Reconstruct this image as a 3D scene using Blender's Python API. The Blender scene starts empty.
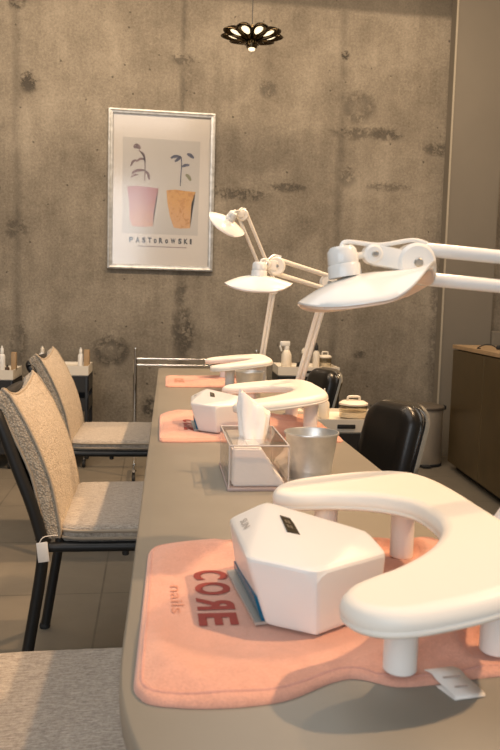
import bpy, bmesh, math, random
from mathutils import Vector, Matrix, noise

random.seed(7)
PI = math.pi
scn = bpy.context.scene
COL = scn.collection

# ------------------------------------------------------------------ materials
def new_mat(name):
    m = bpy.data.materials.new(name)
    m.use_nodes = True
    nt = m.node_tree
    return m, nt, nt.nodes['Principled BSDF']

def mat(name, col, rough=0.5, metal=0.0, var=0.0, vscale=20, bump=0.0, bscale=80, coat=0.0, trans=0.0, ior=1.45,
        sheen=0.0, sss=0.0, spec=0.5):
    """plain surface with a little noise in colour and relief"""
    m, nt, b = new_mat(name)
    b.inputs['Base Color'].default_value = (*col, 1)
    b.inputs['Roughness'].default_value = rough
    b.inputs['Metallic'].default_value = metal
    b.inputs['Coat Weight'].default_value = coat
    b.inputs['Transmission Weight'].default_value = trans
    b.inputs['IOR'].default_value = ior
    b.inputs['Sheen Weight'].default_value = sheen
    b.inputs['Specular IOR Level'].default_value = spec
    if sss:
        b.inputs['Subsurface Weight'].default_value = sss
        b.inputs['Subsurface Radius'].default_value = (0.01, 0.006, 0.004)
        b.inputs['Subsurface Scale'].default_value = 0.5
    tc = nt.nodes.new('ShaderNodeTexCoord')
    if var:
        n = nt.nodes.new('ShaderNodeTexNoise')
        n.inputs['Scale'].default_value = vscale
        n.inputs['Detail'].default_value = 5
        nt.links.new(tc.outputs['Object'], n.inputs['Vector'])
        r = nt.nodes.new('ShaderNodeValToRGB')
        r.color_ramp.elements[0].position = 0.3
        r.color_ramp.elements[1].position = 0.7
        r.color_ramp.elements[0].color = (*[c * (1 - var) for c in col], 1)
        r.color_ramp.elements[1].color = (*[min(1, c * (1 + var)) for c in col], 1)
        nt.links.new(n.outputs['Fac'], r.inputs['Fac'])
        nt.links.new(r.outputs['Color'], b.inputs['Base Color'])
    if bump:
        n2 = nt.nodes.new('ShaderNodeTexNoise')
        n2.inputs['Scale'].default_value = bscale
        n2.inputs['Detail'].default_value = 4
        nt.links.new(tc.outputs['Object'], n2.inputs['Vector'])
        bp = nt.nodes.new('ShaderNodeBump')
        bp.inputs['Strength'].default_value = bump
        bp.inputs['Distance'].default_value = 0.004
        nt.links.new(n2.outputs['Fac'], bp.inputs['Height'])
        nt.links.new(bp.outputs['Normal'], b.inputs['Normal'])
    return m

class NT:
    """tiny node-graph builder"""
    def __init__(self, nt): self.nt = nt
    def node(self, t, **kw):
        n = self.nt.nodes.new(t)
        for k, v in kw.items(): setattr(n, k, v)
        return n
    def put(self, sock, v):
        if hasattr(v, 'node'): self.nt.links.new(v, sock)
        else: sock.default_value = v
    def math(self, op, a, b=0.0, c=0.0):
        n = self.node('ShaderNodeMath', operation=op)
        self.put(n.inputs[0], a); self.put(n.inputs[1], b); self.put(n.inputs[2], c)
        return n.outputs[0]
    def smooth(self, v, lo, hi, a=0.0, b=1.0):
        n = self.node('ShaderNodeMapRange', interpolation_type='SMOOTHSTEP')
        self.put(n.inputs[0], v)
        for i, x in enumerate((lo, hi, a, b)): n.inputs[1 + i].default_value = x
        return n.outputs[0]
    def noise(self, vec, scale, detail=6, rough=0.55, dist=0.0):
        n = self.node('ShaderNodeTexNoise')
        self.put(n.inputs['Vector'], vec)
        n.inputs['Scale'].default_value = scale; n.inputs['Detail'].default_value = detail
        n.inputs['Roughness'].default_value = rough; n.inputs['Distortion'].default_value = dist
        return n.outputs['Fac']
    def mix(self, f, a, b, mode='MIX'):
        n = self.node('ShaderNodeMix', data_type='RGBA', blend_type=mode)
        self.put(n.inputs[0], f)
        self.put(n.inputs[6], a if hasattr(a, 'node') else (*a, 1)); self.put(n.inputs[7], b if hasattr(b, 'node') else (*b, 1))
        return n.outputs[2]

def concrete_mat():
    m, nt, b = new_mat('raw_concrete')
    g = NT(nt)
    tc = g.node('ShaderNodeTexCoord').outputs['Object']
    sep = g.node('ShaderNodeSeparateXYZ'); g.put(sep.inputs[0], tc)
    X, Z = sep.outputs[0], sep.outputs[2]
    big = g.noise(tc, 1.1, 6, 0.6, 0.4)
    mid = g.noise(tc, 2.8, 10, 0.66, 0.25)
    fine = g.noise(tc, 60, 7, 0.75)
    spk = g.noise(tc, 130, 3, 0.6)
    v = g.math('ADD', g.math('MULTIPLY', big, 0.16), g.math('MULTIPLY', mid, 0.38))
    v = g.math('ADD', v, g.math('MULTIPLY', fine, 0.34))
    v = g.math('ADD', v, g.math('MULTIPLY', spk, 0.12))
    mps = g.node('ShaderNodeMapping'); g.put(mps.inputs[0], tc); mps.inputs['Scale'].default_value = (7, 1, 0.7)
    streak = g.noise(mps.outputs[0], 1.6, 6, 0.6, 0.3)
    v = g.math('ADD', v, g.math('MULTIPLY', g.math('SUBTRACT', streak, 0.5), 0.13))
    r = g.node('ShaderNodeValToRGB')
    cr = r.color_ramp
    cr.elements[0].position = 0.385; cr.elements[0].color = (0.132, 0.110, 0.082, 1)
    cr.elements[1].position = 0.615; cr.elements[1].color = (0.37, 0.319, 0.25, 1)
    e = cr.elements.new(0.5); e.color = (0.240, 0.204, 0.156, 1)
    g.put(r.inputs[0], v)
    col = r.outputs[0]
    # pale lime blooms
    bl = g.smooth(g.noise(tc, 5.0, 11, 0.82, 0.7), 0.60, 0.70)
    col = g.mix(g.math('MULTIPLY', bl, 0.34), col, (0.44, 0.39, 0.32))
    # dark scattered grazes
    dk = g.smooth(g.noise(tc, 9.0, 10, 0.8, 0.5), 0.62, 0.72)
    col = g.mix(g.math('MULTIPLY', dk, 0.34), col, (0.085, 0.075, 0.06))
    pit = g.math('MULTIPLY', g.smooth(g.noise(tc, 48, 4, 0.6), 0.66, 0.72), g.smooth(g.noise(tc, 3.3, 5, 0.6), 0.48, 0.62))
    col = g.mix(g.math('MULTIPLY', pit, 0.65), col, (0.07, 0.06, 0.048))
    wob = g.math('MULTIPLY', g.math('SUBTRACT', mid, 0.5), 0.05)
    mask = None
    def add(mk):
        nonlocal mask
        mask = mk if mask is None else g.math('MAXIMUM', mask, mk)
    # shuttering seams (upright) and the pour joint near the top
    for xs, w, s in ((-0.91, 0.045, 0.50), (0.185, 0.030, 0.50), (1.30, 0.050, 0.42)):
        d = g.math('ABSOLUTE', g.math('SUBTRACT', g.math('ADD', X, wob), xs))
        add(g.math('MULTIPLY', g.smooth(d, 0.0, w, 1, 0), g.math('MULTIPLY', g.smooth(g.noise(tc, 2.7, 4), 0.30, 0.62, 0.35, 1), s)))
    zz = g.math('ADD', Z, g.math('MULTIPLY', wob, 0.8))
    add(g.math('MULTIPLY', g.smooth(zz, 3.09, 3.135), 0.62))
    # spalls, cone-tie patches and cracks
    def blob(x, z, rx, rz, s, ring=False):
        dx = g.math('DIVIDE', g.math('SUBTRACT', g.math('ADD', X, g.math('MULTIPLY', wob, 1.6)), x), rx)
        dz = g.math('DIVIDE', g.math('SUBTRACT', g.math('ADD', Z, g.math('MULTIPLY', g.math('SUBTRACT', fine, 0.5), 0.12)), z), rz)
        d = g.math('SQRT', g.math('ADD', g.math('MULTIPLY', dx, dx), g.math('MULTIPLY', dz, dz)))
        k = g.smooth(d, 0.45, 1.1, 1, 0)
        if ring:
            k = g.math('SUBTRACT', k, g.math('MULTIPLY', g.smooth(d, 0.2, 0.8, 1, 0), 0.6))
        add(g.math('MULTIPLY', k, g.math('MULTIPLY', grain, s)))
    grain = g.smooth(g.noise(tc, 26, 8, 0.75, 0.4), 0.44, 0.54, 0.08, 1.25)
    for a in ((-0.833, 2.495, .085, .085, .75), (-0.285, 0.713, .14, .12, .85, True), (1.62, 2.286, .16, .05, .6), (2.03, 2.2, .16, .05, .55),
              (0.60, 1.82, .24, .05, .6), (0.93, 1.885, .16, .035, .55), (0.774, 2.543, .08, .07, .45), (1.416, 2.46, .14, .13, .6, True),
              (1.316, 2.81, .035, .035, .9), (-0.005, 0.322, .075, .085, .8), (-0.92, 1.525, .09, .09, .55), (1.673, 1.92, .2, .03, .4),
              (0.19, 2.70, .1, .04, .55), (-0.9, 3.0, .07, .06, .7), (-0.9, 0.75, .07, .22, .45), (1.36, 1.98, .1, .08, .4), (1.50, 0.72, .06, .03, .6), (0.22, 0.86, .10, .22, .65), (0.20, 1.12, .05, .12, .5),
              (1.40, 2.28, .22, .05, .5), (2.06, 1.0, .05, .9, .35), (0.30, 0.45, .16, .22, .3)):
        blob(*a)
    col = g.mix(mask, col, (0.062, 0.053, 0.042))
    # small air holes
    vor = g.node('ShaderNodeTexVoronoi'); g.put(vor.inputs['Vector'], tc); vor.inputs['Scale'].default_value = 9
    hole = g.smooth(g.math('ADD', vor.outputs['Distance'], g.math('MULTIPLY', fine, 0.12)), 0.10, 0.14, 1, 0)
    col = g.mix(g.math('MULTIPLY', hole, 0.7), col, (0.06, 0.05, 0.04))
    nt.links.new(col, b.inputs['Base Color'])
    b.inputs['Roughness'].default_value = 0.82
    bp = g.node('ShaderNodeBump'); bp.inputs['Strength'].default_value = 0.75; bp.inputs['Distance'].default_value = 0.014
    h = g.math('SUBTRACT', v, g.math('MULTIPLY', g.math('MAXIMUM', hole, mask), 0.35))
    g.put(bp.inputs['Height'], h); nt.links.new(bp.outputs[0], b.inputs['Normal'])
    return m

def tile_mat():
    m, nt, b = new_mat('stone_floor_tiles')
    g = NT(nt)
    tc = g.node('ShaderNodeTexCoord').outputs['Object']
    mp = g.node('ShaderNodeMapping'); g.put(mp.inputs[0], tc); mp.inputs['Location'].default_value = (0.17, -2.7, 0)
    br = g.node('ShaderNodeTexBrick'); g.put(br.inputs['Vector'], mp.outputs[0])
    br.offset = 0.0; br.inputs['Scale'].default_value = 1; br.inputs['Mortar Size'].default_value = 0.004
    br.inputs['Brick Width'].default_value = 0.6; br.inputs['Row Height'].default_value = 0.6
    br.inputs['Color1'].default_value = (0.176, 0.152, 0.119, 1); br.inputs['Color2'].default_value = (0.201, 0.174, 0.138, 1)
    br.inputs['Mortar'].default_value = (0.11, 0.095, 0.075, 1); br.inputs['Mortar Smooth'].default_value = 0.2
    n = g.noise(tc, 4, 8, 0.65, 0.5)
    col = g.mix(g.smooth(n, 0.35, 0.7, 0, 0.5), br.outputs['Color'], (0.235, 0.205, 0.16))
    nt.links.new(col, b.inputs['Base Color'])
    b.inputs['Roughness'].default_value = 0.42
    bp = g.node('ShaderNodeBump'); bp.inputs['Strength'].default_value = 0.2; bp.inputs['Distance'].default_value = 0.003
    g.put(bp.inputs['Height'], g.math('SUBTRACT', g.math('MULTIPLY', g.noise(tc, 60, 4), 0.3), br.outputs['Fac'])); nt.links.new(bp.outputs[0], b.inputs['Normal'])
    return m

def boucle_mat(name, c0, c1, scale, strength):
    m, nt, b = new_mat(name)
    g = NT(nt)
    tc = g.node('ShaderNodeTexCoord').outputs['Object']
    vo = g.node('ShaderNodeTexVoronoi'); vo.inputs['Scale'].default_value = scale
    wv = g.node('ShaderNodeVectorMath', operation='ADD'); g.put(wv.inputs[0], tc)
    ns = g.node('ShaderNodeTexNoise'); ns.inputs['Scale'].default_value = scale * 0.5; g.put(ns.inputs['Vector'], tc)
    sc = g.node('ShaderNodeVectorMath', operation='SCALE'); g.put(sc.inputs[0], ns.outputs['Color']); sc.inputs['Scale'].default_value = 0.9 / scale
    g.put(wv.inputs[1], sc.outputs[0]); g.put(vo.inputs['Vector'], wv.outputs[0])
    f = g.math('ADD', g.math('MULTIPLY', vo.outputs['Distance'], 0.7), g.math('MULTIPLY', g.noise(tc, scale * 0.25, 5), 0.5))
    col = g.mix(g.smooth(f, 0.25, 0.85), c1, c0)
    nt.links.new(col, b.inputs['Base Color'])
    b.inputs['Roughness'].default_value = 0.95; b.inputs['Sheen Weight'].default_value = 0.25
    b.inputs['Specular IOR Level'].default_value = 0.15
    bp = g.node('ShaderNodeBump'); bp.inputs['Strength'].default_value = strength; bp.inputs['Distance'].default_value = 0.006
    bp.invert = True
    g.put(bp.inputs['Height'], f); nt.links.new(bp.outputs[0], b.inputs['Normal'])
    return m

def weave_mat(name, c0, c1):
    m, nt, b = new_mat(name)
    g = NT(nt)
    tc = g.node('ShaderNodeTexCoord').outputs['Object']
    mp = g.node('ShaderNodeMapping'); g.put(mp.inputs[0], tc); mp.inputs['Scale'].default_value = (60, 330, 60)
    f = g.math('ADD', g.math('MULTIPLY', g.noise(mp.outputs[0], 1, 3, 0.6), 0.6), g.math('MULTIPLY', g.noise(tc, 190, 4, 0.7), 0.5))
    col = g.mix(g.smooth(f, 0.35, 0.75), c0, c1)
    nt.links.new(col, b.inputs['Base Color'])
    b.inputs['Roughness'].default_value = 0.95; b.inputs['Sheen Weight'].default_value = 0.2
    b.inputs['Specular IOR Level'].default_value = 0.15
    bp = g.node('ShaderNodeBump'); bp.inputs['Strength'].default_value = 0.7; bp.inputs['Distance'].default_value = 0.004
    g.put(bp.inputs['Height'], f); nt.links.new(bp.outputs[0], b.inputs['Normal'])
    return m

def thin_clear_mat(name, tint, refl=1.0, rough=0.02):
    """thin clear sheet: see-through with Fresnel reflection"""
    m, nt, b = new_mat(name)
    g = NT(nt)
    nt.nodes.remove(b)
    tr = g.node('ShaderNodeBsdfTransparent'); tr.inputs[0].default_value = (*tint, 1)
    gl = g.node('ShaderNodeBsdfGlossy'); gl.inputs['Roughness'].default_value = rough
    lw = g.node('ShaderNodeLayerWeight'); lw.inputs[0].default_value = 0.5
    mx = g.node('ShaderNodeMixShader')
    g.put(mx.inputs[0], g.math('MULTIPLY_ADD', g.math('POWER', lw.outputs['Facing'], 5.0), 0.9 * refl, 0.05 * refl))
    nt.links.new(tr.outputs[0], mx.inputs[1]); nt.links.new(gl.outputs[0], mx.inputs[2])
    nt.links.new(mx.outputs[0], nt.nodes['Material Output'].inputs[0])
    return m

def watercolour(name, top, bot, blot, axis_lo, axis_hi):
    m, nt, b = new_mat(name)
    g = NT(nt)
    tc = g.node('ShaderNodeTexCoord').outputs['Object']
    sep = g.node('ShaderNodeSeparateXYZ'); g.put(sep.inputs[0], tc)
    f = g.smooth(g.math('ADD', sep.outputs[2], g.math('MULTIPLY', g.noise(tc, 9, 5), 0.1)), axis_lo, axis_hi)
    col = g.mix(f, bot, top)
    col = g.mix(g.smooth(g.noise(tc, 26, 7, 0.65, 1.0), 0.50, 0.64, 0, 0.85), col, blot)
    nt.links.new(col, b.inputs['Base Color']); b.inputs['Roughness'].default_value = 0.9
    return m

M = {}
M['concrete'] = concrete_mat()
M['tiles'] = tile_mat()
M['plaster'] = mat('painted_plaster', (0.20, 0.175, 0.14), 0.75, var=0.04, vscale=3, bump=0.08, bscale=60)
M['cream_plaster'] = mat('cream_plaster', (0.55, 0.49, 0.40), 0.75, var=0.03, vscale=3)
M['corner_bead'] = mat('corner_bead', (0.42, 0.37, 0.29), 0.6)
M['ceiling'] = mat('ceiling_paint', (0.35, 0.32, 0.28), 0.85, var=0.05, vscale=2)
M['table'] = mat('greige_table_laminate', (0.245, 0.221, 0.181), 0.38, var=0.03, vscale=14, bump=0.02, bscale=300)
M['table_edge'] = mat('table_edge_band', (0.20, 0.185, 0.16), 0.5)
M['black_metal'] = mat('black_powder_coat', (0.012, 0.012, 0.012), 0.42)
M['black_shell'] = mat('black_fabric_shell', (0.015, 0.014, 0.013), 0.8, bump=0.2, bscale=300)
M['boucle'] = boucle_mat('beige_boucle', (0.35, 0.285, 0.21), (0.60, 0.505, 0.39), 190, 0.8)
M['boucle_shaded'] = boucle_mat('shaded_boucle', (0.22, 0.20, 0.175), (0.46, 0.42, 0.37), 220, 0.7)  # greyer copy of the boucle, side shade put into its colour; unused
M['weave'] = weave_mat('greige_weave', (0.25, 0.215, 0.18), (0.50, 0.445, 0.38))
M['piping'] = mat('beige_piping', (0.36, 0.30, 0.23), 0.9, bump=0.3, bscale=400)
M['white_label'] = mat('white_label', (0.75, 0.72, 0.68), 0.7)
M['label_grey'] = mat('label_grey_print', (0.50, 0.42, 0.38), 0.7)
M['white'] = mat('white_gloss_plastic', (0.80, 0.79, 0.76), 0.22, coat=0.3)
M['white_satin'] = mat('white_satin_plastic', (0.80, 0.775, 0.74), 0.32)
M['cream_metal'] = mat('cream_lacquered_metal', (0.80, 0.745, 0.655), 0.35)
M['leather_white'] = mat('white_leatherette', (0.82, 0.78, 0.71), 0.42, bump=0.03, bscale=500)
M['teal'] = mat('teal_mirror', (0.0, 0.105, 0.205), 0.25, metal=0.2)
M['steel'] = mat('brushed_steel', (0.50, 0.47, 0.42), 0.3, metal=1.0, bump=0.05, bscale=200)
M['galv'] = mat('galvanised_steel', (0.66, 0.66, 0.64), 0.38, metal=0.75, var=0.12, vscale=35)
M['bin_steel'] = mat('satin_bin_steel', (0.58, 0.50, 0.40), 0.45, metal=0.5)
M['plate'] = mat('brushed_aluminium', (0.52, 0.49, 0.45), 0.4, metal=0.35)
M['chrome'] = mat('chrome', (0.78, 0.76, 0.72), 0.1, metal=1.0)
M['acrylic'] = thin_clear_mat('clear_acrylic', (0.965, 0.955, 0.95))
M['acrylic_edge'] = mat('acrylic_edge', (0.36, 0.29, 0.28), 0.2)
M['glass'] = thin_clear_mat('picture_glass', (0.985, 0.985, 0.985), 1.6, 0.13)
M['jar_glass'] = thin_clear_mat('jar_glass', (0.90, 0.87, 0.80))
M['tissue'] = mat('tissue_paper', (0.86, 0.83, 0.80), 0.95, bump=0.1, bscale=150)
M['display'] = mat('black_display', (0.045, 0.035, 0.02), 0.2)
M['display_digit'] = mat('display_digit', (0.16, 0.13, 0.09), 0.4)
M['grey_print'] = mat('grey_print', (0.42, 0.40, 0.38), 0.6)
M['silver_frame'] = mat('silver_leaf_frame', (0.52, 0.515, 0.50), 0.42, metal=0.6, var=0.22, vscale=28, bump=0.15, bscale=60)
M['paper'] = mat('poster_paper', (0.67, 0.615, 0.555), 0.9)
M['paper_panel'] = mat('poster_panel', (0.54, 0.505, 0.465), 0.9, var=0.03, vscale=4)
M['pot_pink'] = watercolour('pot_pink_wash', (0.44, 0.225, 0.225), (0.62, 0.38, 0.28), (0.46, 0.27, 0.28), -0.20, 0.05)
M['pot_ochre'] = watercolour('pot_ochre_wash', (0.60, 0.33, 0.09), (0.62, 0.36, 0.16), (0.46, 0.22, 0.06), -0.20, 0.05)
M['plum'] = mat('plum_ink', (0.22, 0.15, 0.15), 0.9, var=0.3, vscale=40)
M['indigo'] = mat('indigo_ink', (0.10, 0.10, 0.14), 0.9, var=0.3, vscale=40)
M['olive'] = mat('olive_ink', (0.25, 0.24, 0.14), 0.9)
M['ink'] = mat('black_ink', (0.045, 0.04, 0.04), 0.9)
M['brass'] = mat('smoked_brass', (0.085, 0.062, 0.035), 0.22, metal=1.0)
M['bronze_front'] = mat('dark_bronze_front', (0.125, 0.088, 0.038), 0.34, metal=0.5, var=0.1, vscale=6)
M['oak'] = mat('oak_top', (0.40, 0.27, 0.15), 0.5, var=0.15, vscale=12)
M['rubber'] = mat('black_rubber', (0.02, 0.02, 0.02), 0.7)
M['black_leather'] = mat('black_leather', (0.010, 0.009, 0.008), 0.30, bump=0.04, bscale=200)
M['lid_dark'] = mat('dark_bin_lid', (0.14, 0.115, 0.09), 0.35)
M['tray'] = mat('cream_plastic_tray', (0.72, 0.66, 0.56), 0.4)
M['amber'] = mat('brown_bottle', (0.06, 0.035, 0.02), 0.2)
M['mesh_black'] = mat('black_cart_shelf', (0.018, 0.017, 0.016), 0.5)

def bulb_mat():
    m, nt, b = new_mat('warm_lamp_glass')
    b.inputs['Base Color'].default_value = (1, .9, .75, 1)
    b.inputs['Emission Color'].default_value = (1.0, 0.80, 0.52, 1)
    b.inputs['Emission Strength'].default_value = 1.7
    return m
M['bulb'] = bulb_mat()

def towel_mat(name, c):
    m, nt, b = new_mat(name)
    g = NT(nt)
    tc = g.node('ShaderNodeTexCoord').outputs['Object']
    f = g.math('ADD', g.math('MULTIPLY', g.noise(tc, 420, 3, 0.7), 0.6), g.math('MULTIPLY', g.noise(tc, 60, 5), 0.4))
    col = g.mix(g.smooth(f, 0.3, 0.7), [x * 0.90 for x in c], [min(1, x * 1.1) for x in c])
    nt.links.new(col, b.inputs['Base Color'])
    b.inputs['Roughness'].default_value = 1.0; b.inputs['Sheen Weight'].default_value = 0.5
    b.inputs['Sheen Tint'].default_value = (1, .8, .74, 1)
    b.inputs['Specular IOR Level'].default_value = 0.1
    bp = g.node('ShaderNodeBump'); bp.inputs['Strength'].default_value = 0.55; bp.inputs['Distance'].default_value = 0.003
    g.put(bp.inputs['Height'], f); nt.links.new(bp.outputs[0], b.inputs['Normal'])
    return m
M['towel'] = towel_mat('salmon_terry', (0.64, 0.335, 0.25))
M['towel_hem'] = towel_mat('salmon_hem', (0.56, 0.29, 0.235))
M['print_red'] = mat('dark_red_print', (0.34, 0.065, 0.05), 0.95)
M['print_pale'] = mat('terracotta_print', (0.58, 0.27, 0.19), 0.95)

# ------------------------------------------------------------------ mesh helpers
def link(name, me, material, parent=None, smooth=True, angle=40):
    o = bpy.data.objects.new(name, me)
    COL.objects.link(o)
    if isinstance(material, (list, tuple)):
        for x in material: me.materials.append(x)
    else:
        me.materials.append(material)
    if smooth:
        me.polygons.foreach_set('use_smooth', [True] * len(me.polygons))
        try: me.set_sharp_from_angle(angle=math.radians(angle))
        except Exception: pass
    if parent is not None: o.parent = parent
    return o

def obj(name, bm, material, parent=None, smooth=True, angle=40, recalc=True):
    if recalc: bmesh.ops.recalc_face_normals(bm, faces=bm.faces)
    me = bpy.data.meshes.new(name)
    bm.to_mesh(me); bm.free()
    return link(name, me, material, parent, smooth, angle)

def root(name, loc, rz=0.0, label=None, cat=None, group=None):
    o = bpy.data.objects.new(name, None)
    o.empty_display_size = 0.05
    COL.objects.link(o)
    o.location = loc; o.rotation_euler = (0, 0, rz)
    tag(o, label, cat, group)
    return o

def tag(o, label=None, cat=None, group=None, kind=None):
    if label: o['label'] = label
    if cat: o['category'] = cat
    if group: o['group'] = group
    if kind: o['kind'] = kind
    return o

KIDS = {}
def copy_tree(o, parent=None):
    c = o.copy(); COL.objects.link(c)
    if parent is not None: c.parent = parent
    for ch in [x for x in COL.objects if x.parent == o]:
        copy_tree(ch, c)
    return c

def box(bm, c, s, bev=0.0, mx=None, seg=2):
    r = bmesh.ops.create_cube(bm, size=1.0)
    vs = r['verts']
    for v in vs: v.co = Vector((v.co.x * s[0], v.co.y * s[1], v.co.z * s[2]))
    if bev:
        es = list({e for v in vs for e in v.link_edges})
        rr = bmesh.ops.bevel(bm, geom=es, offset=bev, segments=seg, profile=0.5, affect='EDGES')
        vs = list({v for f in rr['faces'] for v in f.verts} | {v for v in vs if v.is_valid})
        # bevel keeps only its own faces in the result: gather the whole island
        seen = set(vs); st = list(vs)
        while st:
            a = st.pop()
            for e in a.link_edges:
                b2 = e.other_vert(a)
                if b2 not in seen: seen.add(b2); st.append(b2)
        vs = list(seen)
    for v in vs:
        v.co = (mx @ v.co if mx is not None else v.co) + Vector(c)
    return vs

def lathe(bm, prof, seg=32, c=(0, 0, 0), mx=None):
    """prof: [(r, z)], closed by the axis where r == 0"""
    rings = []
    for r, z in prof:
        if r < 1e-6:
            rings.append([bm.verts.new((0, 0, z))])
        else:
            rings.append([bm.verts.new((r * math.cos(2 * PI * k / seg), r * math.sin(2 * PI * k / seg), z)) for k in range(seg)])
    for a, b in zip(rings, rings[1:]):
        for k in range(seg):
            k2 = (k + 1) % seg
            if len(a) == 1 and len(b) == 1: continue
            if len(a) == 1: bm.faces.new((a[0], b[k], b[k2]))
            elif len(b) == 1: bm.faces.new((a[k], b[0], a[k2]))
            else: bm.faces.new((a[k], b[k], b[k2], a[k2]))
    for ring in rings:
        for v in ring:
            v.co = (mx @ v.co if mx is not None else v.co) + Vector(c)

def cyl(bm, p0, p1, r, seg=20, bev=0.0):
    p0, p1 = Vector(p0), Vector(p1)
    d = p1 - p0; L = d.length
    q = d.to_track_quat('Z', 'Y').to_matrix()
    b = min(bev, r * .9)
    prof = [(0, 0), (r - b, 0)] + ([(r, b), (r, L - b)] if b else [(r, L)]) + [(r - b, L), (0, L)] if b else [(0, 0), (r, 0), (r, L), (0, L)]
    lathe(bm, prof, seg, p0, q)

def smooth_path(pts, n=8):
    P = [Vector(p) for p in pts]
    out = []
    for i in range(len(P) - 1):
        p0 = P[max(i - 1, 0)]; p1 = P[i]; p2 = P[i + 1]; p3 = P[min(i + 2, len(P) - 1)]
        for k in range(n):
            t = k / n
            out.append(0.5 * ((2 * p1) + (-p0 + p2) * t + (2 * p0 - 5 * p1 + 4 * p2 - p3) * t * t + (-p0 + 3 * p1 - 3 * p2 + p3) * t ** 3))
    out.append(P[-1])
    return out

def tube(bm, pts, r, seg=12, smooth=0, closed=False, flat=None):
    P = smooth_path(pts, smooth) if smooth else [Vector(p) for p in pts]
    rings = []
    n = len(P)
    up = None
    for i, p in enumerate(P):
        if closed: t = (P[(i + 1) % n] - P[i - 1]).normalized()
        else: t = (P[min(i + 1, n - 1)] - P[max(i - 1, 0)]).normalized()
        if up is None:
            up = t.orthogonal().normalized()
        up = (up - t * up.dot(t)).normalized()
        s = t.cross(up)
        rings.append([bm.verts.new(p + (up * math.cos(2 * PI * k / seg) + s * math.sin(2 * PI * k / seg)) * r) for k in range(seg)])
    m = n if closed else n - 1
    for i in range(m):
        a, b = rings[i], rings[(i + 1) % n]
        for k in range(seg):
            k2 = (k + 1) % seg
            bm.faces.new((a[k], a[k2], b[k2], b[k]))
    if not closed:
        bm.faces.new(list(reversed(rings[0]))); bm.faces.new(rings[-1])

def closed_curve(pts, n=10):
    P = [Vector((*p, 0)) for p in pts]; N = len(P); out = []
    for i in range(N):
        p0, p1, p2, p3 = P[i - 1], P[i], P[(i + 1) % N], P[(i + 2) % N]
        for k in range(n):
            t = k / n
            out.append(0.5 * ((2 * p1) + (-p0 + p2) * t + (2 * p0 - 5 * p1 + 4 * p2 - p3) * t * t + (-p0 + 3 * p1 - 3 * p2 + p3) * t ** 3))
    return out

def layered(bm, outline, layers):
    """closed outline (ccw Vectors) raised through layers of (inset, z)"""
    N = len(outline)
    nor = []
    for i in range(N):
        t = (outline[(i + 1) % N] - outline[i - 1]).normalized()
        nor.append(Vector((-t.y, t.x, 0)))
    area = sum(outline[i].x * outline[(i + 1) % N].y - outline[(i + 1) % N].x * outline[i].y for i in range(N))
    s = 1 if area > 0 else -1
    rings = [[bm.verts.new((p.x + s * nn.x * ins, p.y + s * nn.y * ins, z)) for p, nn in zip(outline, nor)] for ins, z in layers]
    for a, b in zip(rings, rings[1:]):
        for k in range(N):
            k2 = (k + 1) % N
            bm.faces.new((a[k], a[k2], b[k2], b[k]))
    bm.faces.new(list(reversed(rings[0]))); bm.faces.new(rings[-1])

def hull(bm, pts):
    vs = [bm.verts.new(p) for p in pts]
    r = bmesh.ops.convex_hull(bm, input=vs)
    junk = [g for g in r['geom_interior'] + r['geom_unused'] if isinstance(g, bmesh.types.BMVert)]
    if junk: bmesh.ops.delete(bm, geom=list(set(junk)), context='VERTS')

def text_mesh(txt, size, bold=0.0, mirror=False):
    """a flat triangulated mesh of a word, centred, in x/y"""
    cu = bpy.data.curves.new('lettering', 'FONT')
    cu.body = txt; cu.size = size; cu.offset = bold
    cu.align_x = 'CENTER'; cu.align_y = 'CENTER'; cu.resolution_u = 6
    tmp = bpy.data.objects.new('lettering', cu)
    COL.objects.link(tmp)
    dg = bpy.context.evaluated_depsgraph_get()
    me = bpy.data.meshes.new_from_object(tmp.evaluated_get(dg))
    bpy.data.objects.remove(tmp); bpy.data.curves.remove(cu)
    bm = bmesh.new(); bm.from_mesh(me); bpy.data.meshes.remove(me)
    xs = [v.co.x for v in bm.verts]; ys = [v.co.y for v in bm.verts]
    cx, cy = (min(xs) + max(xs)) / 2, (min(ys) + max(ys)) / 2
    for v in bm.verts:
        v.co.x -= cx; v.co.y -= cy; v.co.z = 0
        if mirror: v.co.x = -v.co.x
    if mirror: bmesh.ops.reverse_faces(bm, faces=bm.faces)
    return bm, max(xs) - min(xs), max(ys) - min(ys)

def struct(name, bm, m, smooth=False):
    return tag(obj(name, bm, m, None, smooth), kind='structure')

# ------------------------------------------------------------------ the room
bm = bmesh.new(); box(bm, (-0.1, 1.6, -0.05), (6.4, 7.6, 0.1)); struct('floor', bm, M['tiles'])
bm = bmesh.new(); box(bm, (-0.1, 5.35, 1.7), (6.4, 0.2, 3.4)); struct('wall_back', bm, M['concrete'])
bm = bmesh.new(); box(bm, (-3.2, 1.6, 1.7), (0.2, 7.3, 3.4)); struct('wall_left', bm, M['plaster'])
bm = bmesh.new(); box(bm, (2.80, 1.6, 1.7), (0.2, 7.3, 3.4)); struct('wall_right', bm, M['cream_plaster'])
bm = bmesh.new(); box(bm, (2.258, 5.20, 1.7), (0.380, 0.10, 3.4), 0.004); struct('wall_corner', bm, M['plaster'])
bm = bmesh.new(); box(bm, (2.069, 5.146, 1.7), (0.012, 0.010, 3.4)); struct('trim_1', bm, M['corner_bead'])
bm = bmesh.new(); box(bm, (2.573, 5.19, 0.46), (0.245, 0.12, 0.92), 0.005); struct('trim_2', bm, M['plaster'])
bm = bmesh.new(); box(bm, (-0.1, 1.6, 3.45), (6.4, 7.6, 0.1)); struct('ceiling', bm, M['ceiling'])

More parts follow.
